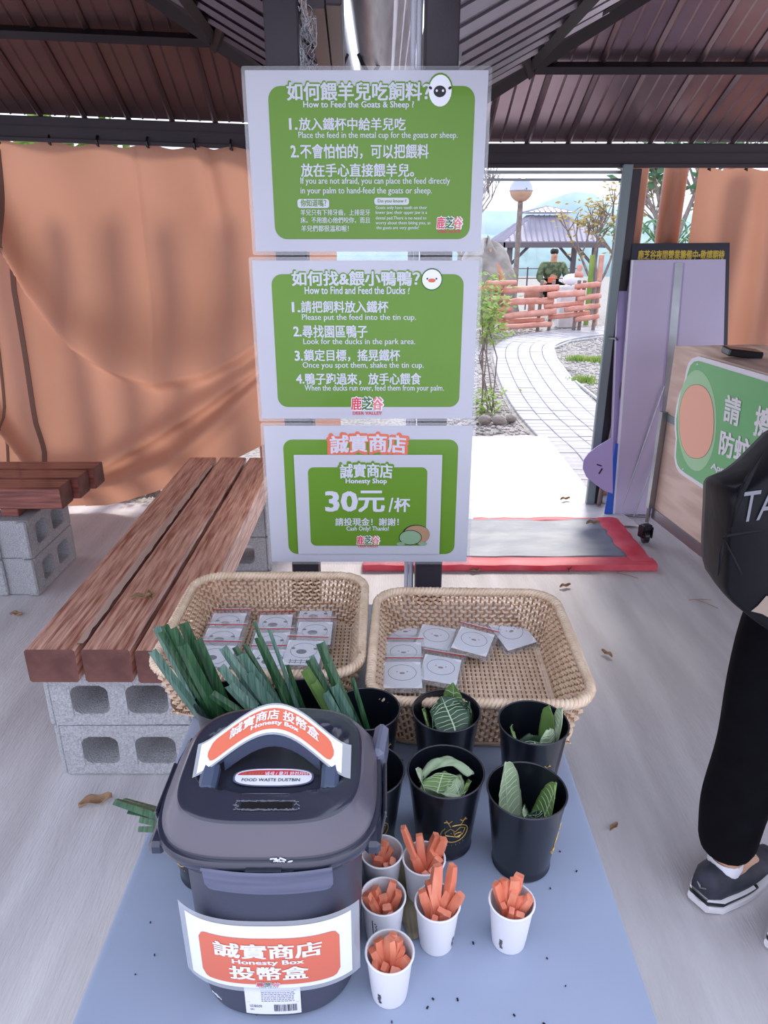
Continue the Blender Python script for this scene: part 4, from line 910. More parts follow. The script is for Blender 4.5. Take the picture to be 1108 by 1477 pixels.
# ------------------------------------------------------------------ zip bags of feed
def zipbag(kind):
    t = thing('feed_bag', 'x', 'bag'); w_, h_ = .082, .118
    def pil(s, v, sg): x = (s-.5)*w_; y = (v-.5)*h_; e = (math.sin(PI*s)*math.sin(PI*clamp(v*1.25)))**.3 if 0 < s < 1 and 0 < v*1.25 < 1 else 0; return (x, y, sg*(.0006+.0085*e)+.0012*nz(s*7, v*7, sg)+.009)
    b = MB().grid(lambda s, v: pil(s, v, 1), 12, 14).grid(lambda s, v: pil(s, v, -1), 12, 14); b.build('plastic_bag', M['bagfilm'], t, smooth=True)
    MB().box((0, -.014, .0085), (.066, .074, .009), bev=.002).build('feed', M['kraft'], t)
    c = MB().box((0, -.014, .0145), (.068, .076, .0008)).build('card', M['card'], t)
    z = .0151; ringp = lambda r, cx, cy, sx=1: [(cx+r*sx*math.cos(2*PI*k/20), cy+r*math.sin(2*PI*k/20), z) for k in range(20)]
    b = MB(); b.tube(ringp(.023, 0, -.008, 1.1), .0005, 4, closed=True)
    if kind == 'sheep':
        b.prism([(x, y, z) for x, y in ell(-.004, -.012, .010, .007, 14)], (0, 0, .0003))
        for s in (-1, 1): b.prism([(x, y, z) for x, y in ell(s*.021, -.002, .004, .003, 8)], (0, 0, .0003))
        for k in range(5): b.box((-.02+.01*k, -.042, z), (.0014, .012, .0003))
        b.box((0, -.039, z), (.046, .0012, .0003)).box((0, -.045, z), (.046, .0012, .0003))
    else:
        for s in (-1, 1): b.prism([(x, y, z) for x, y in ell(s*.009, -.006, .0013, .0013, 8)], (0, 0, .0003))
    b.build('card_print', M['greyink'], c)
    if kind != 'sheep': MB().prism([(x, y, z) for x, y in ell(0, -.010, .005, .0026, 12)], (0, 0, .0003)).build('card_print', M['tan'], c)
    MB().box((0, .040, .0125), (w_-.002, .0016, .0008)).build('zip_strip', M['redzip'], t)
    MB().box((0, .044, .0125), (w_-.002, .0008, .0006)).build('zip_ridge', M['card'], t)
    return t
def placebags(kind, base, items, grp):
    pro = zipbag(kind)
    for i, (px, py, zz, a, tx, ty, lb) in enumerate(items):
        p = zplane(TZ+zz).at(px, py); r = Euler((tx, ty, a))
        loc = (p.x, p.y, TZ+zz)
        if i == 0: pro.location = loc; pro.rotation_euler = r; pro['label'] = lb; pro['group'] = grp
        else: dup(pro, loc, r, lb, grp)
placebags('sheep', 0, [(338, 880, .014, .02, .10, 0, 'sheep card bag at the back of the left column in the left basket'), (330, 903, .022, .0, .10, 0, 'second sheep card bag from the back in the left column of the left basket'), (322, 926, .030, -.02, .10, 0, 'third sheep card bag from the back in the left column, left basket'), (312, 952, .036, -.03, .10, 0, 'sheep card bag at the front of the left column beside the long leaves'),
    (398, 905, .014, .03, .08, 0, 'sheep card bag at the back of the middle column in the left basket'), (392, 932, .024, 0, .08, 0, 'sheep card bag in the middle of the middle column in the left basket'), (390, 958, .032, .03, .08, 0, 'sheep card bag at the front of the middle column in the left basket'),
    (456, 893, .014, -.03, .08, .0, 'sheep card bag at the back of the right column in the left basket'), (455, 916, .024, 0, .08, 0, 'sheep card bag in the middle of the right column in the left basket'), (440, 944, .036, -.06, .06, .0, 'frontmost sheep card bag with its fence drawing clearly showing')], 'sheep feed bags in the left basket')
placebags('duck', 0, [(585, 916, .014, -.05, .05, 0, 'duck card bag at the back left corner of the right basket'), (582, 946, .022, -.03, .05, 0, 'duck card bag in the middle of the left side of the right basket'), (580, 976, .030, .0, .04, 0, 'duck card bag at the front left corner of the right basket'), (630, 922, .020, -.25, .05, .04, 'duck card bag leaning second from left at the back of the right basket'),
    (668, 927, .012, -.3, .0, .0, 'duck card bag lying on its pellets in the middle of the right basket'), (684, 928, .030, -.35, .05, .08, 'duck card bag overlapping the middle of the pile in the right basket'), (732, 913, .020, .42, .28, -.05, 'grey duck card bag at the right end of the pile, tilted up'), (636, 968, .026, -.22, .04, .05, 'crinkled shiny duck card bag at the front middle of the right basket')], 'duck feed bags in the right basket')
# loose glossy folds of the crinkled front bag

# ------------------------------------------------------------------ the honesty box (a lidded food waste bin)
BC = Vector((-.117, .608, TZ))
t = thing('honesty_box', 'large dark grey lidded plastic bin used as the coin box, with orange labels', 'box', tuple(BC))
def sring(a, b_, z, n=3.0, N=72, cx=0, cy=0):
    e = 2/n; return [(cx+a*math.copysign(abs(math.cos(2*PI*k/N))**e, math.cos(2*PI*k/N)), cy+b_*math.copysign(abs(math.sin(2*PI*k/N))**e, math.sin(2*PI*k/N)), z) for k in range(N)]
BH = .218
def ab(z): f = clamp(z/BH); return .090+.004*f, .101+.0005*f
b = MB(); rs = [sring(.082, .093, .0005, 2.7), sring(.088, .099, .005, 2.7)]
for k in range(1, 13): z = .004+(BH-.004)*k/12; rs.append(sring(*ab(z), z, 2.7))
b.loft(rs); b.build('bin_body', M['binbody'], t, smooth='auto')
# lid
LN = 3.4
LZ = .220
b = MB(); N_ = 96
prof = [(.104, .098, -.008), (.111, .104, -.008), (.1145, .107, -.002), (.115, .1075, .004), (.1135, .106, .008), (.110, .1035, .0085), (.1095, .103, .012), (.1085, .102, .016), (.104, .0985, .023), (.096, .0915, .034), (.093, .0885, .0375), (.090, .086, .0385)]
rs = [sring(a, c, LZ+z, LN, N_) for a, c, z in prof]
def lidz(x, y): 
    base = LZ+.0385+.004*(1-(x/.09)**2)*(1-(y/.086)**2)
    r = ((abs(x)/.078)**3+(abs((y-.006))/.054)**3)**(1/3); return base-.013*sm(1.05, .88, r)
for f in (.97, .93, .88, .83, .78, .73, .68, .62, .55, .48, .40, .32, .24, .16, .08, .02): rs.append([(x*f, y*f, lidz(x*f, y*f)) for x, y, _ in sring(.090, .086, 0, LN, N_)])
b.loft(rs)
lid = b.build('lid', M['binlid'], t, smooth='auto')
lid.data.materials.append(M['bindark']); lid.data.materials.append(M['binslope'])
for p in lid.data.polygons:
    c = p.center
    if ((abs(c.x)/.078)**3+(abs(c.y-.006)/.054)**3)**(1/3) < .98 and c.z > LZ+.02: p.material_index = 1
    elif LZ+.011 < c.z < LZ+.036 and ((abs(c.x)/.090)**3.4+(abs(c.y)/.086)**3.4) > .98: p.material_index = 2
MB().tube(sring(.100, .102, LZ-.010, LN, 72), .004, 6, closed=True).build('lid_seal', M['bindark'], t, smooth=True)
# scored rim line and corner lugs
for sx, sy in ((-1, -1), (1, -1), (-1, 1), (1, 1)):
    MB().box((sx*.106, sy*.055, LZ-.004), (.016, .05, .016), bev=.004).build('lid_lug', M['binlid'], t)
# coin slot, its dark opening painted as a black slab, with ragged white scoring
sz = lidz(-.0, -.068)
MB().box((.003, -.068, sz+.0006), (.050, .008, .0012)).build('coin_slot', mat('slot_shade', S(4, 4, 6), rough=1), t)
b = MB()
for k in range(26):
    for s in (-1, 1): x = -.023+.052*k/25; b.box((x, -.068+s*(.0052+.0008*R.random()), sz+.0012), (.0028, .0008*R.uniform(.5, 2), .0008), (0, 0, R.uniform(-.3, .3)))
for s in (-1, 1):
    for k in range(7): b.box((.003+s*(.027+.004*R.random()), -.068+R.uniform(-.006, .006), sz+.0011), (.004, .0006, .0006), (0, 0, R.uniform(-1, 1)))
b.build('scored_edge', M['greyink'], t, kind='stuff')
# handle: an arch with two feet
HY = .0
def hb(x): return (.5+.5*math.cos(PI*clamp(abs(x)/.082)))**.75
def hy(x): return -.012+.034*hb(x)
def hz(x): return LZ+.040+.028*hb(x)
def arch(x, w0, w1, z, th): y = hy(x); return [(x, y+w0, z), (x, y+w1, z+.012), (x, y+w1-.003, z+th+.012), (x, y+w0-.003, z+th)]
n = 30; MB().loft([arch(x, -.012, .014, hz(x)-.008, .008) for x in [-.074+.148*k/n for k in range(n+1)]]).build('handle', M['handle'], t, smooth='auto')
for sx in (-1, 1): MB().box((sx*.062, -.027, LZ+.037), (.018, .034, .016), (.25, 0, 0), bev=.004).build('handle_foot', M['handle'], t)
MB().loft([[(x, hy(x)-.013, hz(x)-.020), (x, hy(x)-.010, hz(x)-.020), (x, hy(x)-.010, hz(x)-.004), (x, hy(x)-.013, hz(x)-.004)] for x in [-.05+.1*k/12 for k in range(13)]]).build('handle_grip', M['handle'], t)
def hl(s, v, lift=0): x = -.078+.156*s; return Vector((x, hy(x)-.0165+.029*v-lift*.5, hz(x)+.0030+lift+.0145*v-.003))+Vector(BC)
def strip(fn, name, m, parent, rr, x0, x1, v0, v1, lift, nx=28, nv=6):
    b = MB().grid(lambda a, c: fn(x0+(x1-x0)*a, v0+(v1-v0)*c, lift), nx, nv); o = b.build(name, m, parent, smooth=True, world=True); return o
def rstrip(fn, name, m, parent, x0, x1, v0, v1, rx, rv, lift, n=40):   # rounded ends by trimming each column
    def f(a, c):
        s = x0+(x1-x0)*a; e = 0
        if s-x0 < rx: e = 1-math.sqrt(max(0, 1-((rx-(s-x0))/rx)**2))
        elif x1-s < rx: e = 1-math.sqrt(max(0, 1-((rx-(x1-s))/rx)**2))
        d = rv*e; return fn(s, (v0+d)+(v1-v0-2*d)*c, lift)
    return MB().grid(f, n, 4).build(name, m, parent, smooth=True, world=True)
lb = MB(); hlab = strip(hl, 'handle_label', M['hazeplastic'], t, 0, -.005, 1.03, -.05, 1.05, .0003)
strip(hl, 'label_paper', M['white'], t, 0, .02, .97, .02, .98, .0006)
rstrip(hl, 'label_print', M['orange'], t, .075, .915, .14, .86, .06, .28, .0010)
def fit(fn, s0, s1, v0, v1, lift): return lambda s, v: fn(s0+(s1-s0)*s, v0+(v1-v0)*v, lift)
textfn('誠實商店', fit(hl, .21, .53, .46, .80, .0015), M['white'], t, .02); textfn('投幣盒', fit(hl, .56, .81, .46, .80, .0015), M['white'], t, .02)
textfn('Honesty Box', fit(hl, .35, .67, .24, .42, .0015), M['white'], t, .03)
# oval product label in the recess
oz = lidz(0, -.02)+.0010
def ov(cx, cy, rx, ry, m, z, n=30, p=2.8): return MB().prism([(cx+x, cy+y, z) for x, y, _ in sring(rx, ry, 0, p, n)], (0, 0, .0003)).build('oval_label', m, t)
OY = -.018
ov(.002, OY, .042, .0135, M['clip'], oz); ov(.002, OY, .040, .0120, M['card'], oz+.0004)
MB().prism([(x+.002, y+OY, oz+.0008) for x, y in [(a, c) for a, c, _ in sring(.038, .0098, 0, 2.8, 40) if c > .0006]], (0, 0, .0003)).build('oval_band', M['redink'], t)
def ot(body, x0, x1, y0, y1, m, off): textfn(body, lambda s, v: BC+Vector((x0+(x1-x0)*s, y0+(y1-y0)*v+OY, oz+.0013)), m, t, off)
ot('2중 결착구조로', -.031, -.009, .0022, .0068, M['gold'], .0); ot('냄새 / 물기 완전차단', -.007, .038, .0018, .0072, M['white'], .02)
ot('FOOD WASTE DUSTBIN', -.030, .030, -.0068, -.0025, M['ink'], .01)
# front clip of clear grey plastic
def bf(x, z, lift): a, c = ab(z); return BC+Vector((x, -c*(max(0, 1-(abs(x)/a)**2.7))**(1/2.7)-lift, z))
FW = .089
def cf(s, v, lift): x = -.056+.124*s; z = .186+.034*v; q = bf(x, z, 0); return Vector((q.x, BC.y-.1035-lift-.0065*v+.007*(2*s-1)**2, q.z))
rstrip(lambda s, v, l: cf(s, v, l), 'front_clip', M['clip'], t, 0, 1, 0, 1, .07, .22, .001)
rstrip(lambda s, v, l: cf(s, v, l), 'clip_back', M['clip'], t, 0, 1, 0, 1, .07, .22, -.002)
MB().tube([tuple(cf(k/20, .97, .0015)-Vector(BC)) for k in range(21)], .0018, 5).build('clip_hinge', M['clip'], t)
MB().box((.004, -.1085, LZ+.001), (.034, .003, .004)).build('clip_hinge', M['bindark'], t)
# front label
def lf(s, v, lift=0): x = -.090+.180*s; z = .054+.092*v; q = bf(x*.80, z, .0030+lift); q.x = BC.x+x; return q
strip(lf, 'front_label', M['hazeplastic'], t, 0, -.01, 1.01, -.05, 1.05, .0003, 40)
strip(lf, 'label_paper', M['white'], t, 0, .035, .965, .02, .98, .0007, 40)
rstrip(lf, 'label_print', M['salmon'], t, .11, .90, .085, .80, .05, .10, .0012)
textfn('誠實商店', fit(lf, .20, .80, .50, .72, .0018), M['white'], t, .03); textfn('Honesty Box', fit(lf, .30, .70, .39, .475, .0018), M['white'], t, .03); textfn('投幣盒', fit(lf, .28, .72, .165, .37, .0018), M['white'], t, .03)
textfn('鹿芝谷', fit(lf, .425, .56, .065, .125, .0018), M['white'], t, .10)
for i, (ch, m) in enumerate((('鹿', 'redink'), ('芝', 'dkgreen'), ('谷', 'pinkink'))): textfn(ch, fit(lf, .425+.045*i, .468+.045*i, .065, .125, .0022), M[m], t, .02)
textfn('DEER VALLEY', fit(lf, .44, .55, .042, .056, .0022), M['dkgreen'], t, .02)
def bl2(s, v, lift=0): x = -.028+.058*s; z = .012+.040*v; q = bf(x, z, .0012+lift); return q
strip(bl2, 'barcode_label', M['white'], t, 0, 0, 1, 0, 1.05, .0, 8)
b = MB(); k = .52; R3 = random.Random(5)
while k < .93:
    wv = R3.choice((.006, .010, .016)); b.add([bl2(k, .12, .0004), bl2(k+wv, .12, .0004), bl2(k+wv, .38, .0004), bl2(k, .38, .0004)], [(0, 1, 2, 3)]); k += wv+R3.choice((.006, .010, .014))
b.build('barcode', M['ink'], t, world=True)
textfn('LDB500', fit(bl2, .08, .30, .27, .36, .0004), M['ink'], t, .0); textfn('GRY', fit(bl2, .08, .16, .15, .21, .0004), M['ink'], t, .0)
b = MB()
for r_ in range(7):
    k = .3
    while k < .88: wv = R3.uniform(.02, .06); z = .50+.065*r_; b.add([bl2(k, z, .0004), bl2(k+wv, z, .0004), bl2(k+wv, z+.022, .0004), bl2(k, z+.022, .0004)], [(0, 1, 2, 3)]); k += wv+.015
b.add([bl2(.03, .44, .0004), bl2(.97, .44, .0004), bl2(.97, .447, .0004), bl2(.03, .447, .0004)], [(0, 1, 2, 3)])
b.build('small_print', M['greyink'], t, world=True)
# side wing clips and corner scuffs
for sx in (-1, 1): MB().box((sx*.1135, .0, .192), (.004, .075, .062), (0, sx*.16, 0), bev=.0015).build('side_clip', M['binlid'], t)
MB().box((.112, .062, LZ-.004), (.016, .055, .045), (0, 0, -.12), bev=.006).build('side_ear', M['clip'], t)
b = MB()
for k in range(9): b.box((.022+R.uniform(-.009, .009), -.1045, LZ+.009+R.uniform(-.001, .003)), (R.uniform(.003, .008), .0012, .0006), (0, R.uniform(-.6, .6), 0))
for x, z in ((-.075, .035), (-.060, .018), (-.064, .017)): q = bf(x, z, .0004)-BC; b.box(q, (.010, .0006, .0006), (0, .7, -.4))
b.build('scuffs', M['card'], t, kind='stuff')

# ------------------------------------------------------------------ black enamel cups
CZ = .118
def cr(z): return .0365+.0135*(z/CZ)
def black_cup():
    t = thing('black_cup', 'x', 'cup')
    b = MB().lathe([(0, .0), (.0372, .0), (.0385, .002), (.0372, .005)]+[(cr(CZ*k/8), CZ*k/8) for k in range(1, 9)], 40); b.lathe([(cr(CZ)-.0008, CZ), (cr(CZ*.5)-.0008, CZ*.5), (.0362, .004), (0, .004)], 40)
    b.build('cup_wall', M['cup'], t, smooth='auto')
    MB().tube([(cr(CZ)*math.cos(2*PI*k/48), cr(CZ)*math.sin(2*PI*k/48), CZ) for k in range(48)], .0013, 6, closed=True).build('rim', M['cuprim'], t, smooth=True)
    b = MB()
    def cp(u, v): z = .052+v; r = cr(z)+.0004; a = -PI/2+u/r; return (r*math.cos(a), r*math.sin(a), z)
    def st(pts, w_=.0007): b.tube([cp(p[0]*1.12, p[1]*1.12) for p in pts], w_, 4)
    st([(.017*math.cos(a), .014*math.sin(a)) for a in [2.4+k*.3 for k in range(20)]])
    st([(-.012, .003), (-.006, .009), (0, .0035), (.006, .009), (.013, .005), (.010, -.004), (.002, -.006), (-.011, -.002), (-.012, .003)])
    st([(-.002, .004), (.0, -.004), (.006, -.008)]); st([(.004+.0045*math.cos(a), -.003+.004*math.sin(a)) for a in [k*.5 for k in range(14)]])
    st([(-.014+.003*math.cos(a), -.010+.0025*math.sin(a)) for a in [k*.6 for k in range(12)]])
    for sx in (-1, 1): st([(sx*.006, .012), (sx*.009, .018), (sx*.012, .023)]); st([(sx*.009, .018), (sx*.005, .022)]); st([(sx*.0105, .0205), (sx*.014, .0195)])
    for k in range(9): a = 3.5+k*.22; st([(.0225*math.cos(a), .019*math.sin(a)), (.024*math.cos(a), .0205*math.sin(a))], .0004)
    for u in (-.005, -.0015, .004, .007): st([(u, .0012), (u+.0004, .0012)], .0006)
    b.build('gold_emblem', M['gold'], t)
    return t
CP = [('A', .182, .716, 1.4, 'black cup at the front right of the group, one tall pale leaf standing in it'), ('B', .0815, .750, .25, 'black cup with a gold deer face emblem, wilted leaves inside'), ('C', .0925, .878, .3, 'black cup in front of the right basket holding a veined dark leaf'), ('D', .2165, .850, .1, 'black cup at the right edge holding one pale and several dark leaves'),
      ('E', -.0265, .882, .6, 'empty looking black cup behind the right corner of the box, with folded long leaves'), ('F', -.0235, .752, .3, 'black cup half hidden by the right side of the bin'), ('H', -.1265, .905, 0, 'black cup behind the bin holding the middle bunch of long leaves'), ('G', -.236, .902, 0, 'black cup behind the bin at left holding the tallest long leaves'), ('J', -.228, .702, -.9, 'black cup at the left side of the bin with long leaves leaning out')]
pc = None; CUPS = {}
for nme, x, y, a, lb_ in CP:
    if pc is None: pc = black_cup(); o = pc; o.location = (x, y, TZ); o.rotation_euler = (0, 0, a); o['label'] = lb_
    else: o = dup(pc, (x, y, TZ), (0, 0, a), lb_)
    o['group'] = 'black cups on the table'; CUPS[nme] = Vector((x, y, TZ))

# broad vegetable leaves
def broad(cup, pts, wd, m, label, rag=.1, vein=True, cupf=.25, grp=None, tw=0):
    """leaf blade along a rising path inside a cup: pts relative to the cup's foot"""
    P = [Vector(p) for p in pts]; n = 12; wd *= 1.4
    def path(s):
        f = s*(len(P)-1); i = min(int(f), len(P)-2); f -= i; q = [P[max(0, min(len(P)-1, i+d))] for d in (-1, 0, 1, 2)]
        return .5*((2*q[1])+(-q[0]+q[2])*f+(2*q[0]-5*q[1]+4*q[2]-q[3])*f*f+(-q[0]+3*q[1]-3*q[2]+q[3])*f**3)
    out = Vector((P[-1].x, P[-1].y, 0)); 
    if out.length < 1e-4: out = Vector((0, -1, 0))
    out.normalize(); side = Vector((-out.y, out.x, 0)); side = (Matrix.Rotation(tw, 3, 'Z') @ side); nrm = Vector((out.x, out.y, .3))
    def prof(s): return math.sin(PI*clamp(.10+.88*s))**.62
    def fn(s, v):
        c = path(v); u = (s-.5)*2; w_ = wd*prof(v)*(1+rag*.6*nz(v*14, u*3, wd*90)); zz = cupf*wd*u*u
        q = c+side*(w_*u)-nrm*zz*.8+Vector((0, 0, .004*nz(v*6, u*2, wd*50)))
        h = Vector((q.x, q.y, 0)); lim = cr(clamp(q.z, 0, CZ))-.0025
        if q.z < CZ+.002 and h.length > lim: h = h.normalized()*lim; q.x, q.y = h.x, h.y
        return q
    t = thing('vegetable_leaf', label, 'leaf', tuple(cup), group=grp)
    MB().grid(fn, 12, 16).build('leaf_blade', m, t, smooth=True, solid=.0007)
    if vein:
        b = MB(); b.tube([fn(.5, .02+.93*k/12)+nrm*-.0000+Vector((0, -.0006, .0007)) for k in range(13)], [.0016*(1-k/14) for k in range(13)], 5)
        for k in range(2, 11):
            for sg in (-1, 1): b.tube([fn(.5+sg*.44*j/4, .02+.93*k/12+.05*j/4)+Vector((0, -.0006, .0008)) for j in range(5)], [.0006, .0005, .0005, .0004, .0003], 4)
        b.build('veins', M['vein'], t, smooth=True)
    return t
lz = 'vegetable leaves in the black cups'
A_, B_, C_, D_ = CUPS['A'], CUPS['B'], CUPS['C'], CUPS['D']
broad(A_, [(-.010, .0, .03), (-.020, .012, .075), (-.024, .018, .112), (-.026, .022, .142)], .019, M['leafpl'], 'tall pale pointed leaf standing at the left in the front right black cup', .2, grp=lz)
broad(A_, [(.005, -.01, .02), (-.004, -.020, .065), (-.012, -.026, .092)], .018, M['leafdk'], 'small dark leaf at the front left inside the front right black cup', .2, grp=lz)
broad(A_, [(.01, -.01, .02), (.008, -.018, .075), (.008, -.026, .108)], .012, M['leafdk'], 'short dark pointed leaf at the front middle of the front right black cup', .1, grp=lz)
broad(A_, [(.01, .0, .03), (.026, -.002, .08), (.038, .004, .125)], .017, M['leafmd'], 'green leaf leaning on the right wall of the front right black cup', .15, grp=lz)
broad(B_, [(.0, -.012, .055), (.0, -.026, .088), (-.012, -.034, .112)], .033, M['leafpl'], 'wilted pale folded leaf along the front of the emblem cup', .25, vein=False, grp=lz)
broad(B_, [(.01, -.02, .06), (.020, -.020, .088), (.032, -.014, .112)], .020, M['leafmd'], 'green veined leaf at the front right inside the emblem cup', .15, grp=lz)
broad(B_, [(-.01, -.012, .05), (-.026, -.010, .09), (-.040, -.002, .122)], .016, M['leafpl'], 'pale leaf tip leaning out at the left of the emblem cup', .15, grp=lz)
broad(B_, [(-.028, .004, .104), (-.008, .020, .114), (.016, .022, .117), (.038, .004, .110)], .007, M['leafpl'], 'curled pale leaf edge arching across the back of the emblem cup', .1, vein=False, cupf=1, grp=lz)
broad(B_, [(-.020, -.034, .085), (-.012, -.018, .102), (-.004, .002, .108), (.0, .014, .104)], .019, M['leafmd'], 'mid green veined leaf lying flat across the middle of the emblem cup', .15, grp=lz)
broad(B_, [(.020, -.034, .092), (.014, -.020, .104), (.010, -.006, .108)], .019, M['leafpl'], 'pale crumpled leaf lying at the front of the emblem cup', .3, grp=lz)
broad(C_, [(.012, -.038, .098), (.006, -.018, .116), (-.004, .006, .124), (-.010, .020, .122)], .021, M['leafdk'], 'big dark veined leaf lying over the mouth of the cup before the right basket', .12, grp=lz)
broad(D_, [(.004, -.034, .075), (.002, -.016, .088), (.0, .006, .090)], .020, M['leafdk'], 'dark leaf lying deep across the cup on the right edge', .2, grp=lz)
broad(A_, [(.004, -.034, .070), (-.002, -.018, .082), (-.004, .0, .082)], .020, M['leafdk'], 'dark leaf lying low across the front right black cup', .2, grp=lz)
broad(C_, [(.012, -.005, .03), (.008, -.010, .085), (.001, .0, .118), (-.008, .010, .135)], .030, M['leafdk'], 'large dark leaf with white veins in the cup before the right basket', .12, grp=lz)
broad(C_, [(-.01, -.005, .03), (-.026, -.010, .085), (-.036, -.002, .120)], .017, M['leafmd'], 'yellow-green leaf at the left in the cup before the right basket', .2, grp=lz)
broad(C_, [(.01, .01, .03), (.014, .024, .09), (.012, .034, .142)], .014, M['leafmd'], 'upright folded green leaf at the back of the cup before the right basket', .1, grp=lz)
broad(C_, [(.02, .0, .03), (.032, .008, .09), (.036, .014, .122)], .017, M['leafdk'], 'dark leaf at the right back of the cup before the right basket', .1, grp=lz)
broad(D_, [(-.01, 0, .03), (-.026, -.008, .08), (-.034, -.002, .110)], .021, M['leafmd'], 'green veined leaf at the left in the cup on the right edge', .12, grp=lz)
broad(D_, [(0, -.006, .03), (-.004, -.012, .07), (.0, -.008, .100)], .020, M['leafdk'], 'flat dark leaf in the middle of the cup on the right edge', .2, vein=False, grp=lz)
broad(D_, [(.015, -.01, .04), (.020, -.020, .09), (.019, -.022, .122)], .015, M['leafpl'], 'cream and green cupped leaf at the front of the cup on the right edge', .15, grp=lz)
broad(D_, [(.02, .0, .04), (.036, .004, .10), (.042, .006, .138)], .012, M['leafpl'], 'pale green leaf standing out over the right rim of the right edge cup', .15, grp=lz)
broad(D_, [(.02, .01, .04), (.026, .018, .10), (.027, .022, .130)], .009, M['leafmd'], 'small brownish curled leaf tip at the back right of the right edge cup', .2, vein=False, grp=lz)

ORD = ['leftmost', 'second from the left', 'third from the left', 'fourth from the left', 'fifth from the left', 'sixth from the left', 'seventh from the left', 'eighth from the left', 'ninth from the left', 'tenth from the left', 'eleventh from the left', 'twelfth from the left']
def ranks(xs): o = sorted(range(len(xs)), key=lambda i: xs[i]); return {i: ORD[k] for k, i in enumerate(o)}
# long strap leaves standing in cups
def strap(cup, x0, y0, tip, wd, m, label, grp, fold=.5, z0=.03, bow=.0, yaw=0):
    a = Vector((x0, y0, z0)); e = Vector(tip); n = 10; b = MB(); d = (e-a).normalized(); side = Vector((math.cos(yaw), math.sin(yaw), 0)); side = (side-d*side.dot(d)).normalized(); nn = d.cross(side)
    rings = []
    for k in range(n+1):
        s = k/n; c = a.lerp(e, s)+nn*bow*math.sin(PI*s); w_ = wd*(.8+.2*math.sin(PI*s)); f = fold*wd
        rings.append([c-side*w_+nn*f, c-side*w_*.5+nn*f*.42, c-nn*.0002, c+side*w_*.5+nn*f*.42, c+side*w_+nn*f, c+side*w_*.5+nn*(f*.42+.0007), c+nn*.0009, c-side*w_*.5+nn*(f*.42+.0007)])
    o = b.loft(rings).build('long_leaf', m, None, smooth='auto', loc=tuple(cup)); tag(o, label, 'leaf', grp); return o
def tipof(cup, px, py, y): q = yplane(y).at(px, py); return q-cup
G_, H_, E2, J_ = CUPS['G'], CUPS['H'], CUPS['E'], CUPS['J']
gg = 'long leaves in the left cup behind the bin'
LS = [(225, 905, .93, .0075, 'blade2', -.012, .5, .2), (236, 903, .915, .008, 'blade', -.006, .4, .0), (248, 907, .90, .009, 'blade', .0, .3, .1), (264, 899, .94, .010, 'blade', .01, .2, .0), (232, 912, .895, .006, 'blade', -.002, .8, .4), (219, 940, .87, .0075, 'blade2', -.02, .5, .3), (262, 932, .885, .010, 'blade', .008, .5, .1), (285, 923, .91, .008, 'blade', .018, .4, .1)]
rk = ranks([q[0] for q in LS])
for i, (px, py, yy, w_, m, x0, fo, yw) in enumerate(LS):
    strap(G_, x0, (i % 3-1)*.008, tipof(G_, px, py, yy), w_, M[m], 'long dark leaf, tip %s, in the leftmost cup behind the bin' % rk[i], gg, fo, yaw=yw, bow=-.004)
gg = 'long leaves in the middle cup behind the bin'
LS = [(321, 935, .90, .008, 'blade2', -.01, .5, .2), (338, 934, .92, .006, 'blade', -.004, .5, .1), (347, 945, .90, .009, 'blade2', .0, .3, .1), (318, 962, .88, .008, 'blade2', -.018, .4, .3), (352, 930, .93, .005, 'blade', .004, .5, .0), (372, 920, .925, .008, 'blade', .006, .4, .1), (367, 897, .94, .0035, 'blade', .0, .4, .1), (388, 908, .93, .0035, 'blade2', .014, .4, .0), (356, 974, .875, .010, 'blade2', -.006, .3, .2), (330, 990, .865, .009, 'blade2', -.014, .5, .3), (306, 1002, .86, .008, 'blade', -.024, .5, .5), (414, 960, .91, .004, 'blade', .02, .5, .0)]
rk = ranks([q[0] for q in LS])
for i, (px, py, yy, w_, m, x0, fo, yw) in enumerate(LS):
    strap(H_, x0, (i % 3-1)*.008, tipof(H_, px, py, yy), w_, M[m], 'long leaf, tip %s, in the middle bunch behind the bin' % rk[i], gg, fo, yaw=yw, bow=-.003)
gg = 'long leaves in the cup behind the bin right corner'
LS = [(462, 928, .91, .0085, 'blade', .0, .4, .1), (446, 952, .90, .007, 'blade', -.01, .5, .2), (441, 966, .885, .009, 'leafmd', -.02, .5, .5), (449, 946, .92, .005, 'blade2', -.006, .4, .1), (472, 958, .89, .008, 'blade', .006, .5, .1), (483, 990, .872, .008, 'blade2', .0, .4, .4), (508, 978, .885, .004, 'blade', .016, .4, 0), (470, 1000, .865, .007, 'blade2', -.012, .5, .4), (455, 985, .875, .008, 'leafmd', -.018, .5, .6)]
rk = ranks([q[0] for q in LS])
for i, (px, py, yy, w_, m, x0, fo, yw) in enumerate(LS):
    strap(E2, x0, (i % 3-1)*.008, tipof(E2, px, py, yy), w_, M[m], 'folded long leaf, tip %s, in the cup behind the bin right corner' % rk[i], gg, fo, yaw=yw, bow=-.003)
gg = 'long leaves leaning out at the left of the bin'
LS = [(166, 1153, .745, .0075, .5, 1.2), (178, 1152, .76, .008, .6, 1.3), (186, 1166, .74, .008, .4, 1.2), (202, 1178, .725, .006, .9, 1.3), (200, 1192, .72, .006, .8, 1.3), (226, 1196, .70, .005, .9, 1.2)]
rk = ranks([q[0] for q in LS])
for i, (px, py, yy, w_, fo, yw) in enumerate(LS):
    strap(J_, .015, (i % 3-1)*.008, tipof(J_, px, py, yy), w_, M['blade'], 'long leaf, tip %s, leaning out left of the bin' % rk[i], gg, fo, z0=.07, yaw=yw)

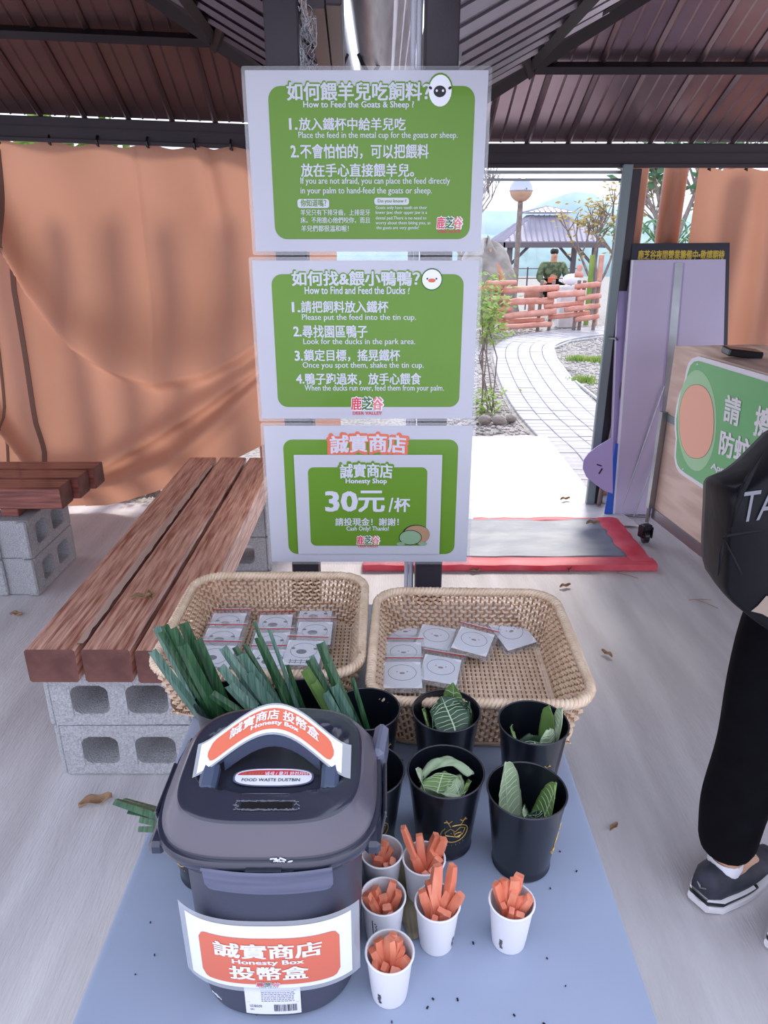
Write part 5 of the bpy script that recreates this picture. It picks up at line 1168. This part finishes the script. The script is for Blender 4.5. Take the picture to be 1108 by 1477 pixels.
# ------------------------------------------------------------------ white paper cups with carrot sticks
PH = .064
def paper_cup(marks):
    t = thing('paper_cup', 'x', 'cup')
    MB().lathe([(0, .002), (.0180, .002), (.0185, 0), (.0192, .0), (.0205, .010), (.0252, PH-.002), (.0245, PH-.002), (.0198, .010), (0, .006)], 36).build('cup_wall', M['papercup'], t, smooth='auto')
    MB().tube([(.0257*math.cos(2*PI*k/40), .0257*math.sin(2*PI*k/40), PH-.0012) for k in range(40)], .0013, 7, closed=True).build('rim', M['papercup'], t, smooth=True)
    if marks:
        b = MB(); cr2 = lambda z: .0192+(.0252-.0192)*z/PH+.0009
        R4 = random.Random(marks)
        def q(a, z, da, dz): r = cr2(z); b.add([(r*math.cos(A), r*math.sin(A), Z) for A, Z in ((a, z), (a+da, z), (a+da, z+dz), (a, z+dz))], [(0, 1, 2, 3)])
        if marks == 1:
            for k in range(16): q(-PI/2-.55, .006+.0028*k, .05, .0022)
            for k in range(14): q(-PI/2-.42+R4.uniform(0, .08), .006+.003*k, .06, .0016)
            for k in range(8): q(-PI/2+.1+.09*k, .010+R4.uniform(0, .002), .05, .004)
        else:
            for k in range(7): q(-PI/2-.75+R4.uniform(0, .05), .008+.0022*k, .18, .0012)
        b.build('printed_marks', M['ink'], t)
    return t
pcs = {0: paper_cup(2), 1: paper_cup(1)}
WC = [(.147, .600, 0, 0, 'white paper cup of carrot sticks standing alone at the right'), (.006, .538, 0, .1, 'frontmost white paper cup of carrot sticks'), (.0615, .598, 0, 1.6, 'white paper cup in the middle with carrot sticks standing highest'), (.049, .660, 0, 2.2, 'white paper cup at the back nearest to the emblem cup'), (-.001, .606, 1, 0, 'white paper cup with black printed marks beside the bin'), (-.003, .670, 0, 2.6, 'rearmost white paper cup half hidden by the bin')]
used = set(); tops = []
for i, (x, y, k, a, lb_) in enumerate(WC):
    if k in used: o = dup(pcs[k], (x, y, TZ), (0, 0, a), lb_)
    else: o = pcs[k]; o.location = (x, y, TZ); o.rotation_euler = (0, 0, a); o['label'] = lb_; used.add(k)
    o['group'] = 'white paper cups of carrot sticks'; tops.append(Vector((x, y, TZ)))
CL = ['carrot stick, %s, in the white cup standing alone at right', 'carrot stick, %s, in the frontmost white cup', 'carrot stick, %s, in the middle white cup', 'carrot stick, %s, in the back white cup by the emblem cup', 'carrot stick, %s, in the white cup with black print', 'carrot stick, %s, in the rearmost white cup by the bin']
def carrot(cup, base, tip, wd, label, group, bend=0, seed=0):
    a, e = Vector(base), Vector(tip); n = 6; d = (e-a).normalized(); u = d.orthogonal().normalized(); u.rotate(Matrix.Rotation(seed*1.7, 3, d)); v = d.cross(u); rings = []
    for k in range(n+1):
        s = k/n; c = a.lerp(e, s)+u*bend*math.sin(PI*s); w_ = wd*(1+.12*nz(k*.8, seed)); h_ = wd*.72*(1+.15*nz(k*.7, seed+5))
        if k == n: w_ *= .82; h_ *= .8
        rings.append([c+u*w_+v*h_*.8, c+u*w_*.7+v*h_, c-u*w_*.8+v*h_*.9, c-u*w_-v*h_*.7, c-u*w_*.6-v*h_, c+u*w_*.9-v*h_])
    return tag(MB().loft(rings).build('carrot_stick', M['carrot'], None, smooth='auto', loc=tuple(cup)), label, 'carrot', group)
R5 = random.Random(11)
CT = {0: [(-.018, .010, .078), (-.008, .014, .080), (.004, .004, .072), (.010, .016, .085), (-.002, -.012, .062), (.008, -.014, .058), (.024, -.004, .072), (.004, .012, .083), (-.010, -.004, .060), (.012, .0, .066)],
      1: [(-.019, .004, .060), (-.012, .010, .068), (.0, .006, .074), (.010, .010, .068), (.019, -.004, .056), (-.006, -.012, .056), (.006, -.014, .052), (-.016, -.008, .054), (.004, .016, .070), (.014, .006, .060)],
      2: [(-.018, .004, .076), (-.010, .012, .080), (.0, .018, .100), (.018, .018, .100), (-.008, .004, .064), (.026, -.002, .078), (.014, .008, .072), (.004, -.008, .060), (-.004, -.014, .054), (.010, -.010, .058)],
      3: [(-.026, .012, .100), (-.006, .010, .090), (.016, .014, .086), (.024, .008, .086), (.012, .002, .070), (-.012, -.002, .066), (.002, -.016, .054), (.010, -.012, .056), (.018, -.004, .066)],
      4: [(-.020, .0, .066), (-.010, .012, .062), (.012, .014, .070), (.018, .004, .064), (.004, -.010, .058), (-.014, -.006, .062), (.0, .002, .060), (-.022, .010, .060), (.008, -.016, .052)],
      5: [(-.010, .008, .066), (.004, .012, .068), (.012, .004, .062), (-.004, -.006, .058), (.014, -.010, .058), (.0, .004, .064), (.006, -.014, .054)]}
for c, ls in CT.items():
    rk = ranks([q[0] for q in ls])
    for k, (x, y, z) in enumerate(ls):
        rr = .0225 if z > .06 else .019; l = math.hypot(x, y)
        a = (-x*.25+R5.uniform(-.006, .006), -y*.25+R5.uniform(-.006, .006), .010+.004*R5.random())
        if l > .020 and z < .075: x, y = x*.020/l, y*.020/l
        carrot(tops[c], a, (x, y, z), .0054+.0014*R5.random(), CL[c] % rk[k], 'carrot sticks, cup %s' % ['alone at right', 'frontmost', 'middle', 'back', 'with print', 'rearmost'][c], R5.uniform(-.004, .004), c*10+k)

# ------------------------------------------------------------------ boards leaning at the far side
LP = Plane((0, 3.80, 0), (0, -1.38, .13))
def board(name, label, pts, pl, m, th, cat='board', parent=None):
    P = pl.poly(pts); c = sum(P, Vector())/len(P); t_ = thing(name, label, cat, tuple(c)) if parent is None else parent
    MB().prism(P, pl.N*-th).build('panel', m, t_, world=True); return t_
LPb = Plane(LP.P+Vector((0, .03, 0)), LP.N)
LPc = Plane(LP.P+Vector((0, .055, 0)), LP.N); LPd = Plane(LP.P+Vector((0, .08, 0)), LP.N)
nb = board('sign_board', 'dark navy board with yellow Chinese lettering, leaning behind the front lavender board', [(912, 351), (1053, 350), (1044, 745), (884, 745)], LPb, M['navy'], .01)
txt('鹿芝谷夜間營業籌備中•敬請期待', LPb, 920, 1044, 361, 374.5, M['yellow'], nb, .001, .03)
nb2 = board('sign_board', 'second dark navy board with yellow lettering, peeking out at the left', [(898, 353), (1000, 352), (990, 742), (886, 742)], LPd, M['navy'], .01)
txt('鹿芝', LPd, 906, 925, 364, 377, M['yellow'], nb2, .001, .03)
b1 = board('foam_board', 'large lavender foam board with a metal strip down the middle', [(911, 375), (1047, 374), (1038, 742), (884, 742)], LP, M['lav'], .012)
slab('edge_trim', LP.poly([(911, 375), (914, 375), (887, 742), (884, 742)]), M['white'], b1, LP, .0008)
slab('metal_strip', LP.poly([(974, 379), (985, 379), (955, 742), (942, 742)]), M['alu'], b1, LP, .002, .002)
for xa, xb in ((972.5, 939), (987, 957)): slab('strip_edge', LP.poly([(xa, 379), (xa+1, 379), (xb+1, 742), (xb, 742)]), M['lav2'], b1, LP, .0025, .002)
b2 = board('foam_board', 'narrow lavender board just left of the large one', [(891, 378), (915, 377), (892, 740), (878, 740)], LPc, M['lav2'], .01)
slab('edge_trim', LPc.poly([(891, 378), (893, 378), (881, 740), (879, 740)]), M['white'], b2, LPc, .0008)
bb = board('blue_board', 'bright blue narrow board at the foot of the leaning boards', [(888, 640), (892, 640), (884, 742), (872, 742)], Plane((0, 3.79, 0), (0, -1, .05)), M['blue'], .008)
pp = Plane((0, 3.74, 0), (0, -1, .06))
cur = [(884, 631), (884, 712), (872, 708), (858, 698), (846, 688), (841, 676), (842, 664), (849, 654), (862, 644)]
rb = board('curved_panel', 'lavender curved panel with small dark marks sticking out left of the boards', cur, pp, M['lav2'], .008, 'board')
for q in ([(861, 669), (868, 671), (868, 673), (861, 671)], [(868, 675), (870, 676), (865, 684), (863, 683)]): slab('dark_mark', pp.poly(q), M['navy'], rb, pp, .001)
t = thing('wire_stand', 'thin bent wire stand in front of the lavender boards', 'stand', (1.45, 3.68, 0))
for a, c in (((957, 556), (894, 742)), ((952, 640), (914, 745))):
    p, q = LP.at(*a), zplane(.006).at(*c); MB().tube([p+Vector((0, -.012, 0)), q, q+Vector((.03, .03, -.001))], .004, 6).build('wire', M['alu'], t, world=True)
p, q = zplane(.006).at(894, 742), zplane(.006).at(935, 746); MB().tube([p, q], .004, 6).build('wire', M['alu'], t, world=True)

# ------------------------------------------------------------------ laminate cart with the green sign
ca, cb = Vector((1.378, 3.43, 0)), Vector((1.60, 1.72, 0)); dv = (cb-ca).normalized(); nv = Vector((dv.y, -dv.x, 0)); nv = nv if nv.x < 0 else -nv
ang = math.atan2(dv.y, dv.x); Lc = (cb-ca).length
t = thing('rolling_counter', 'pale wood laminate counter on casters at the right edge', 'counter', tuple(ca))
def cw(l, d, z): return ca+dv*l-nv*d+Vector((0, 0, z))     # along, depth away from the face, height
def cbox(l0, l1, d0, d1, z0, z1, name, m, th=0): 
    P = [cw(l0, d0, z0), cw(l1, d0, z0), cw(l1, d1, z0), cw(l0, d1, z0)]; return MB().prism(P, (0, 0, z1-z0)).build(name, m, t, world=True)
cbox(0, Lc, 0, .018, .69, .995, 'upper_panel', M['cartwood']); cbox(0, Lc, 0, .018, .20, .655, 'lower_panel', M['cartwood'])
cbox(0, Lc, -.004, .02, .655, .69, 'middle_rail', M['graypost']); cbox(.02, Lc, -.006, .03, .145, .20, 'bottom_rail', M['steel'])
cbox(0, .018, .018, .42, .20, .995, 'end_panel', M['cartwood']); cbox(0, Lc, .0, .44, .995, 1.012, 'counter_top', M['cartwood']); cbox(.018, Lc, .40, .42, .20, .995, 'back_panel', M['cartwood'])
cbox(.0, .03, -.032, -.004, .20, .70, 'rack_post', M['steel'])
b = MB()
for k in range(17): c = cw(.0, -.018, .23+.027*k); b.box(c-dv*.001, (.012, .003, .014), (0, 0, ang+PI/2))
b.build('rack_slots', M['ink'], t, world=True)
MB().tube([cw(.012, -.02, .20), cw(.012, -.02, .12)], .011, 8).build('caster_stem', M['steel'], t, world=True)
def caster(l, d):
    c = cw(l, d, .045); f = MB().box(c+Vector((0, 0, .045)), (.05, .04, .03), (0, 0, .3), bev=.004).box(c+Vector((.024, .0, .02)), (.006, .04, .06), (0, 0, .3)).box(c+Vector((-.024, 0, .02)), (.006, .04, .06), (0, 0, .3)).build('caster_fork', M['black'], t, world=True)
    w_ = MB().loft([[c+Vector((x, r*math.cos(2*PI*k/20), r*math.sin(2*PI*k/20))) for k in range(20)] for x, r in ((-.013, .034), (-.011, .042), (.011, .042), (.013, .034))]).build('caster_wheel', M['cup'], t, world=True, smooth='auto')
    MB().loft([[c+Vector((x, .016*math.cos(2*PI*k/14), .016*math.sin(2*PI*k/14))) for k in range(14)] for x in (-.015, .015)]).build('hub', M['steel'], t, world=True)
caster(.012, -.02); caster(.05, .36); caster(Lc-.1, .03); caster(Lc-.1, .36)
cp_ = Plane(ca, nv, dv)
gs = thing('green_sign', 'green sign with a plain peach oval and white lettering on the wooden counter', 'sign', tuple(cw(.7, -.01, .7)))
def pr6(pts): return [(960+x/6.716, 500+y/6.716) for x, y in pts]
outw = pr6([(340, 92), (280, 112), (245, 155), (220, 230), (205, 320), (185, 390), (150, 470), (125, 570), (108, 700), (108, 800), (118, 890), (110, 980), (105, 1080), (120, 1160), (150, 1215), (200, 1255)])
def sl(p, q, x): return p[1]+(q[1]-p[1])*(x-p[0])/(q[0]-p[0])
tr, br2 = (1150, 0), (1150, 0)
tl_, ts = (1010.6, 513.7), (1108, 541); bl0, bs = (989.8, 686.9), (1033, 715)
outw = outw + [(1150, sl(bl0, bs, 1150)), (1150, sl(tl_, ts, 1150))]
slab('sign_backing', cp_.poly(outw), M['white'], gs, cp_, .010, .008)
ing = pr6([(345, 138), (300, 145), (265, 180), (240, 250), (222, 330), (200, 400), (168, 480), (145, 580), (128, 700), (128, 800), (135, 880), (128, 980), (124, 1070), (138, 1140), (165, 1185), (215, 1225)])
ing = ing+[(1150, sl((992, 682.4), (1033, 709), 1150)), (1150, sl((1011.4, 520.5), (1108, 550), 1150))]
slab('green_panel', cp_.poly(ing), M['cartgreen'], gs, cp_, .0115)
def pe(cx, cy, rx, ry, n=30, sq=2.0): return pr6([(cx+rx*math.copysign(abs(math.cos(2*PI*k/n))**(2/sq), math.cos(2*PI*k/n)), cy+ry*math.copysign(abs(math.sin(2*PI*k/n))**(2/sq), math.sin(2*PI*k/n))+ (math.cos(2*PI*k/n)*0)) for k in range(n)])
slab('pale_oval', cp_.poly(pe(330, 715, 190, 490)), M['palegreen'], gs, cp_, .0122)
slab('peach_oval', cp_.poly(pe(328, 725, 172, 362, sq=2.3)), M['tan'], gs, cp_, .0128); slab('peach_oval', cp_.poly(pe(328, 725, 168, 357, sq=2.3)), M['peach'], gs, cp_, .0133)
def ct(body, quad, off): # text by four photo corners of the cart face: left-bottom, right-bottom, left-top
    A, B, D = [cp_.at(*q, .0138) for q in pr6(quad)]; textfn(body, lambda s, v: A+(B-A)*s+(D-A)*v, M['white'], gs, off)
ct('請', [(590, 715), (735, 772), (620, 462)], .03); ct('擦', [(880, 850), (1030, 905), (925, 570)], .03)
ct('防蚊液', [(545, 1035), (1010, 1225), (572, 805)], .03); ct('Apply', [(462, 1195), (650, 1262), (480, 1125)], .03)
for x, y in ((335, 170), (195, 1185)): slab('screw', cp_.poly(pe(x, y, 8, 7, 10)), M['white'], gs, cp_, .0136)
# black clip box on top
q = cw(.34, .12, 1.013)
tag(MB().box(q+Vector((0, 0, .02)), (.16, .07, .032), (.1, .12, .1), bev=.006).build('black_pouch', M['cup']), 'black rumpled pouch lying on top of the wooden counter', 'pouch')

# ------------------------------------------------------------------ the visitor at the right edge
hp = Vector((.905, 1.26, 0)); fd = Vector((.85, .50, 0)).normalized(); lt = Vector((-fd.y, fd.x, 0))   # facing, left
t = thing('person', 'person in black trousers and dark trainers walking off at the right edge', 'person', (.9, 1.26, 0))
def PV(f, l, z): return tuple(hp+fd*f+lt*l+Vector((0, 0, z)))
AL = Vector((.822, 1.292, .09)); AR = Vector((.945, 1.165, .09))
J = {'pel': (PV(.02, 0, .92), .105), 'wst': (PV(.06, 0, 1.10), .105), 'ch': (PV(.11, 0, 1.30), .125), 'nk': (PV(.15, 0, 1.46), .052), 'hd': (PV(.17, 0, 1.56), .085), 'hd2': (PV(.185, 0, 1.66), .082),
     'hL': (PV(.01, .085, .86), .085), 'kL': (tuple(AL+Vector((.0, -.02, .40))), .055), 'aL': (tuple(AL+Vector((0, 0, .0))), .038), 'tL': (tuple(AL+fd*.13-Vector((0, 0, .055))), .032),
     'hR': (PV(.01, -.085, .86), .085), 'kR': (tuple(AR+Vector((.02, .02, .40))), .055), 'aR': (tuple(AR), .038), 'tR': (tuple(AR+fd*.13-Vector((0, 0, .055))), .032),
     'sL': (PV(.12, .18, 1.38), .055), 'eL': (PV(.22, .235, 1.14), .04), 'wL': (PV(.36, .16, .98), .027), 'sR': (PV(.12, -.18, 1.38), .055), 'eR': (PV(.10, -.24, 1.12), .04), 'wR': (PV(.25, -.23, .93), .027), 'mL': (PV(.42, .12, .96), .026), 'mR': (PV(.30, -.21, .87), .026)}
E = [('pel', 'wst'), ('wst', 'ch'), ('ch', 'nk'), ('nk', 'hd'), ('hd', 'hd2'), ('pel', 'hL'), ('hL', 'kL'), ('kL', 'aL'), ('aL', 'tL'), ('pel', 'hR'), ('hR', 'kR'), ('kR', 'aR'), ('aR', 'tR'), ('ch', 'sL'), ('sL', 'eL'), ('eL', 'wL'), ('wL', 'mL'), ('ch', 'sR'), ('sR', 'eR'), ('eR', 'wR'), ('wR', 'mR')]
for sd_, mm, ww in (('L', 'mL', 'wL'), ('R', 'mR', 'wR')):
    m0, w0 = Vector(J[mm][0]), Vector(J[ww][0]); d = (m0-w0).normalized(); sg = 1 if sd_ == 'L' else -1
    across = (Vector((0, 0, 1)).cross(d)).normalized(); acr = d.cross(across)
    for k, (o_, ln) in enumerate(((-.030, .060), (-.010, .072), (.010, .068), (.029, .054))):
        a = m0+acr*o_+d*.02; b1_ = a+d*ln*.55; c1_ = b1_+d*ln*.35-across*sg*.018
        J[f'f{sd_}{k}a'] = (tuple(a), .0095); J[f'f{sd_}{k}b'] = (tuple(b1_), .0088); J[f'f{sd_}{k}c'] = (tuple(c1_), .0075); E += [(mm, f'f{sd_}{k}a'), (f'f{sd_}{k}a', f'f{sd_}{k}b'), (f'f{sd_}{k}b', f'f{sd_}{k}c')]
    a = w0+d*.03+acr*.03; c1_ = a+d*.035+acr*.022; J[f't{sd_}a'] = (tuple(a), .011); J[f't{sd_}b'] = (tuple(c1_), .009); E += [(mm, f't{sd_}a'), (f't{sd_}a', f't{sd_}b')]
skinned('body', J, E, M['skin'], t, 2)
skinned('trousers', {'pel': (PV(.02, 0, .90), .135), 'w': (PV(.05, 0, 1.02), .125), 'hL': (PV(.01, .085, .80), .105), 'mL_': (tuple(AL+Vector((.0, -.01, .56))), .093), 'kL': (tuple(AL+Vector((-.004, -.02, .38))), .085), 'cL': (tuple(AL+Vector((-.012, 0, .2))), .080), 'aL': (tuple(AL+Vector((-.004, 0, .035))), .066),
    'hR': (PV(.01, -.085, .80), .105), 'kR': (tuple(AR+Vector((.03, .02, .40))), .082), 'aR': (tuple(AR+Vector((.01, 0, .045))), .062)},
    [('pel', 'w'), ('pel', 'hL'), ('hL', 'mL_'), ('mL_', 'kL'), ('kL', 'cL'), ('cL', 'aL'), ('pel', 'hR'), ('hR', 'kR'), ('kR', 'aR')], M['cloth'], t, 2)
skinned('jacket', {'low': (PV(.02, 0, .86), .165), 'hem': (PV(.03, 0, .97), .175), 'w': (PV(.06, 0, 1.10), .175), 'ch': (PV(.11, 0, 1.28), .19), 'nk': (PV(.145, 0, 1.445), .085), 'sL': (PV(.12, .18, 1.38), .085), 'eL': (PV(.22, .235, 1.14), .06), 'wL': (PV(.345, .17, 1.0), .044), 'sR': (PV(.12, -.18, 1.38), .085), 'eR': (PV(.10, -.24, 1.12), .06), 'wR': (PV(.235, -.232, .95), .044)},
    [('low', 'hem'), ('hem', 'w'), ('w', 'ch'), ('ch', 'nk'), ('ch', 'sL'), ('sL', 'eL'), ('eL', 'wL'), ('ch', 'sR'), ('sR', 'eR'), ('eR', 'wR')], M['nylon'], t, 2)
hc = Vector(PV(.175, 0, 1.62))
MB().grid(lambda s, v: tuple(hc-fd*.012+Vector((0, 0, .035))+Vector((.100*math.cos(2*PI*s)*math.sin(v*PI*.62), .100*math.sin(2*PI*s)*math.sin(v*PI*.62), .105*math.cos(v*PI*.62)))), 24, 12).build('hair', M['hair'], t, smooth=True, world=True)
for sg in (-1, 1):
    MB().box(hc+fd*.088+lt*sg*.032+Vector((0, 0, -.012)), (.016, .016, .010), bev=.004).build('eye', M['ink'], t, world=True)
    MB().box(hc+lt*sg*.092+Vector((0, 0, -.015)), (.02, .02, .055), bev=.006).build('ear', M['skin'], t, world=True)
MB().box(hc+fd*.102+Vector((0, 0, -.035)), (.026, .022, .045), (0, 0, math.atan2(fd.y, fd.x)), bev=.006).build('nose', M['skin'], t, world=True)
MB().box(hc+fd*.092+Vector((0, 0, -.07)), (.010, .044, .010), (0, 0, math.atan2(fd.y, fd.x)), bev=.003).build('mouth', M['redink'], t, world=True)
def shoe(an, name='shoe'):
    o0 = Vector((an.x, an.y, 0)); heel = -.080; L_ = .275
    def cur(s): return .046-.006*math.cos(PI*2*s)-(.020*sm(.82, 1, s))-.014*sm(.12, 0, s)
    def sec(s, z0, z1, k=1): 
        w_ = cur(s)*k; c = o0+fd*(heel+L_*s); return [tuple(c+lt*w_*math.cos(a)*1.0+Vector((0, 0, (z0+z1)/2+(z1-z0)/2*math.sin(a)))) for a in [2*PI*j/16 for j in range(16)]]
    def box2(s, z0, z1, k=1):
        w_ = cur(s)*k; c = o0+fd*(heel+L_*s); r = []
        for u, z in ((-1, z0+.006), (-.85, z0), (.85, z0), (1, z0+.006), (1, z1-.003), (.9, z1), (-.9, z1), (-1, z1-.003)): r.append(tuple(c+lt*w_*u+Vector((0, 0, z))))
        return r
    S_ = [i/16 for i in range(17)]
    lo = lambda s: .001+.012*sm(.75, 1, s)+.010*sm(.12, 0, s)
    MB().loft([box2(s, lo(s), lo(s)+.022, 1.10) for s in S_]).build('sole', M['sole'], t, world=True, smooth='auto')
    MB().loft([box2(s, lo(s)+.021, lo(s)+.034, 1.04) for s in S_ if s < .6]).build('heel_wedge', M['cup'], t, world=True, smooth='auto')
    MB().loft([box2(s, lo(s)+.033, lo(s)+.042, 1.08) for s in S_ if s < .55]).build('sole_band', M['sole'], t, world=True, smooth='auto')
    def top(s): return .118-.030*sm(.1, .5, s)-.040*sm(.45, .95, s)+.0
    MB().loft([sec(s, -.004+lo(s)+.020, top(s)*(1 if s > .04 else .92), .98) for s in S_]).build('shoe_upper', M['shoe'], t, world=True, smooth=True)
    b = MB(); c = o0+fd*(heel+.11); b.tube([c+lt*.047+Vector((0, 0, .05)), c+fd*.03+lt*.049+Vector((0, 0, .065)), c+fd*.08+lt*.045+Vector((0, 0, .06))], .004, 5); b.tube([o0+fd*(heel+.005)+lt*.02+Vector((0, 0, .08)), o0+fd*(heel-.002)+Vector((0, 0, .07)), o0+fd*(heel+.005)-lt*.02+Vector((0, 0, .08))], .003, 5); b.build('shoe_trim', M['steel'], t, world=True)
    MB().lathe([(.036, .0), (.040, .02), (.038, .04)], 20).build('sock', M['white'], t, smooth=True, loc=tuple(o0+Vector((0, 0, .085))-t.location))
shoe(AL); shoe(AR)
# black bag hanging at the near side
by = Plane((0, 1.17, 0), (0, -1, 0))
bagt = thing('shoulder_bag', 'black nylon shoulder bag with slanted grey letters hanging at the right edge', 'bag', (.75, 1.15, .8))
out = [(1150, 610), (1108, 652), (1092, 668), (1068, 686), (1040, 697), (1034, 706), (1033, 740), (1030, 790), (1029, 838), (1045, 858), (1075, 882), (1108, 905), (1150, 930)]
out = [o_ for a_, b_ in zip(out, out[1:]+out[:1]) for o_ in (((a_[0]*.85+b_[0]*.15), (a_[1]*.85+b_[1]*.15)), ((a_[0]*.5+b_[0]*.5), (a_[1]*.5+b_[1]*.5)), ((a_[0]*.15+b_[0]*.85), (a_[1]*.15+b_[1]*.85)))]
P = by.poly(out); cen = sum(P, Vector())/len(P); n = len(P)
b = MB(); rings = []
for k, (sc, dy) in enumerate(((.90, -.004), (.965, .003), (.99, .012), (1, .03), (1, .05), (.95, .10), (.85, .125))):
    rings.append([cen+(p-cen)*sc+Vector((0, dy-.05, 0)) for p in P])
b.v = []; b.loft(rings)
bm_ = b.build('bag_body', M['nylon'], bagt, world=True, smooth=True)
bp = Plane((0, 1.17-.052, 0), (0, -1, 0))
def wrinkle(pts, r=.004, m='nylon', nm='fold'): 
    q = bp.poly(pts, .0); MB().tube(q, [r*.3]+[r]*(len(q)-2)+[r*.3], 6).build(nm, M[m], bagt, smooth=True, world=True)
wrinkle([(1042, 778), (1050, 772), (1075, 768), (1120, 763)], .004); wrinkle([(1044, 780), (1040, 800), (1036, 830)], .004); wrinkle([(1047, 780), (1058, 805), (1068, 826), (1072, 832)], .0035); wrinkle([(1100, 655), (1080, 690), (1062, 728), (1056, 760)], .005); wrinkle([(1046, 700), (1060, 702), (1074, 696)], .004)
slab('tan_patch', bp.poly([(1104, 858), (1092, 872), (1082, 880), (1098, 884), (1120, 896), (1120, 860)]), M['tan'], bagt, bp, .004)
def bt(body, a, c, d_, off): A, B, D = [bp.at(*q, .006) for q in (a, c, d_)]; textfn(body, lambda s, v: A+(B-A)*s+(D-A)*v, M['greyink'], bagt, off)
bt('TAI', (1064, 752), (1124, 744), (1072, 708), -.012)
MB().tube([by.at(1150, 640)+Vector((0, .02, 0)), Vector(PV(.05, .16, 1.25)), Vector(PV(.10, .12, 1.47)), Vector(PV(.2, .1, 1.3))], .014, 8, flat=.5).build('strap', M['nylon'], bagt, world=True, smooth=True)
# tiny pink petals on the floor
for px, py, lb in ((1033, 1082, 'tiny pink petal on the floor by the walking person'), (1037, 1083, 'second tiny pink petal on the floor by the walking person')):
    p = zf.at(px, py); tag(MB().box((p.x, p.y, .002), (.008, .005, .002), (0, 0, .6), bev=.0008).build('petal', M['pinkink']), lb, 'petal')
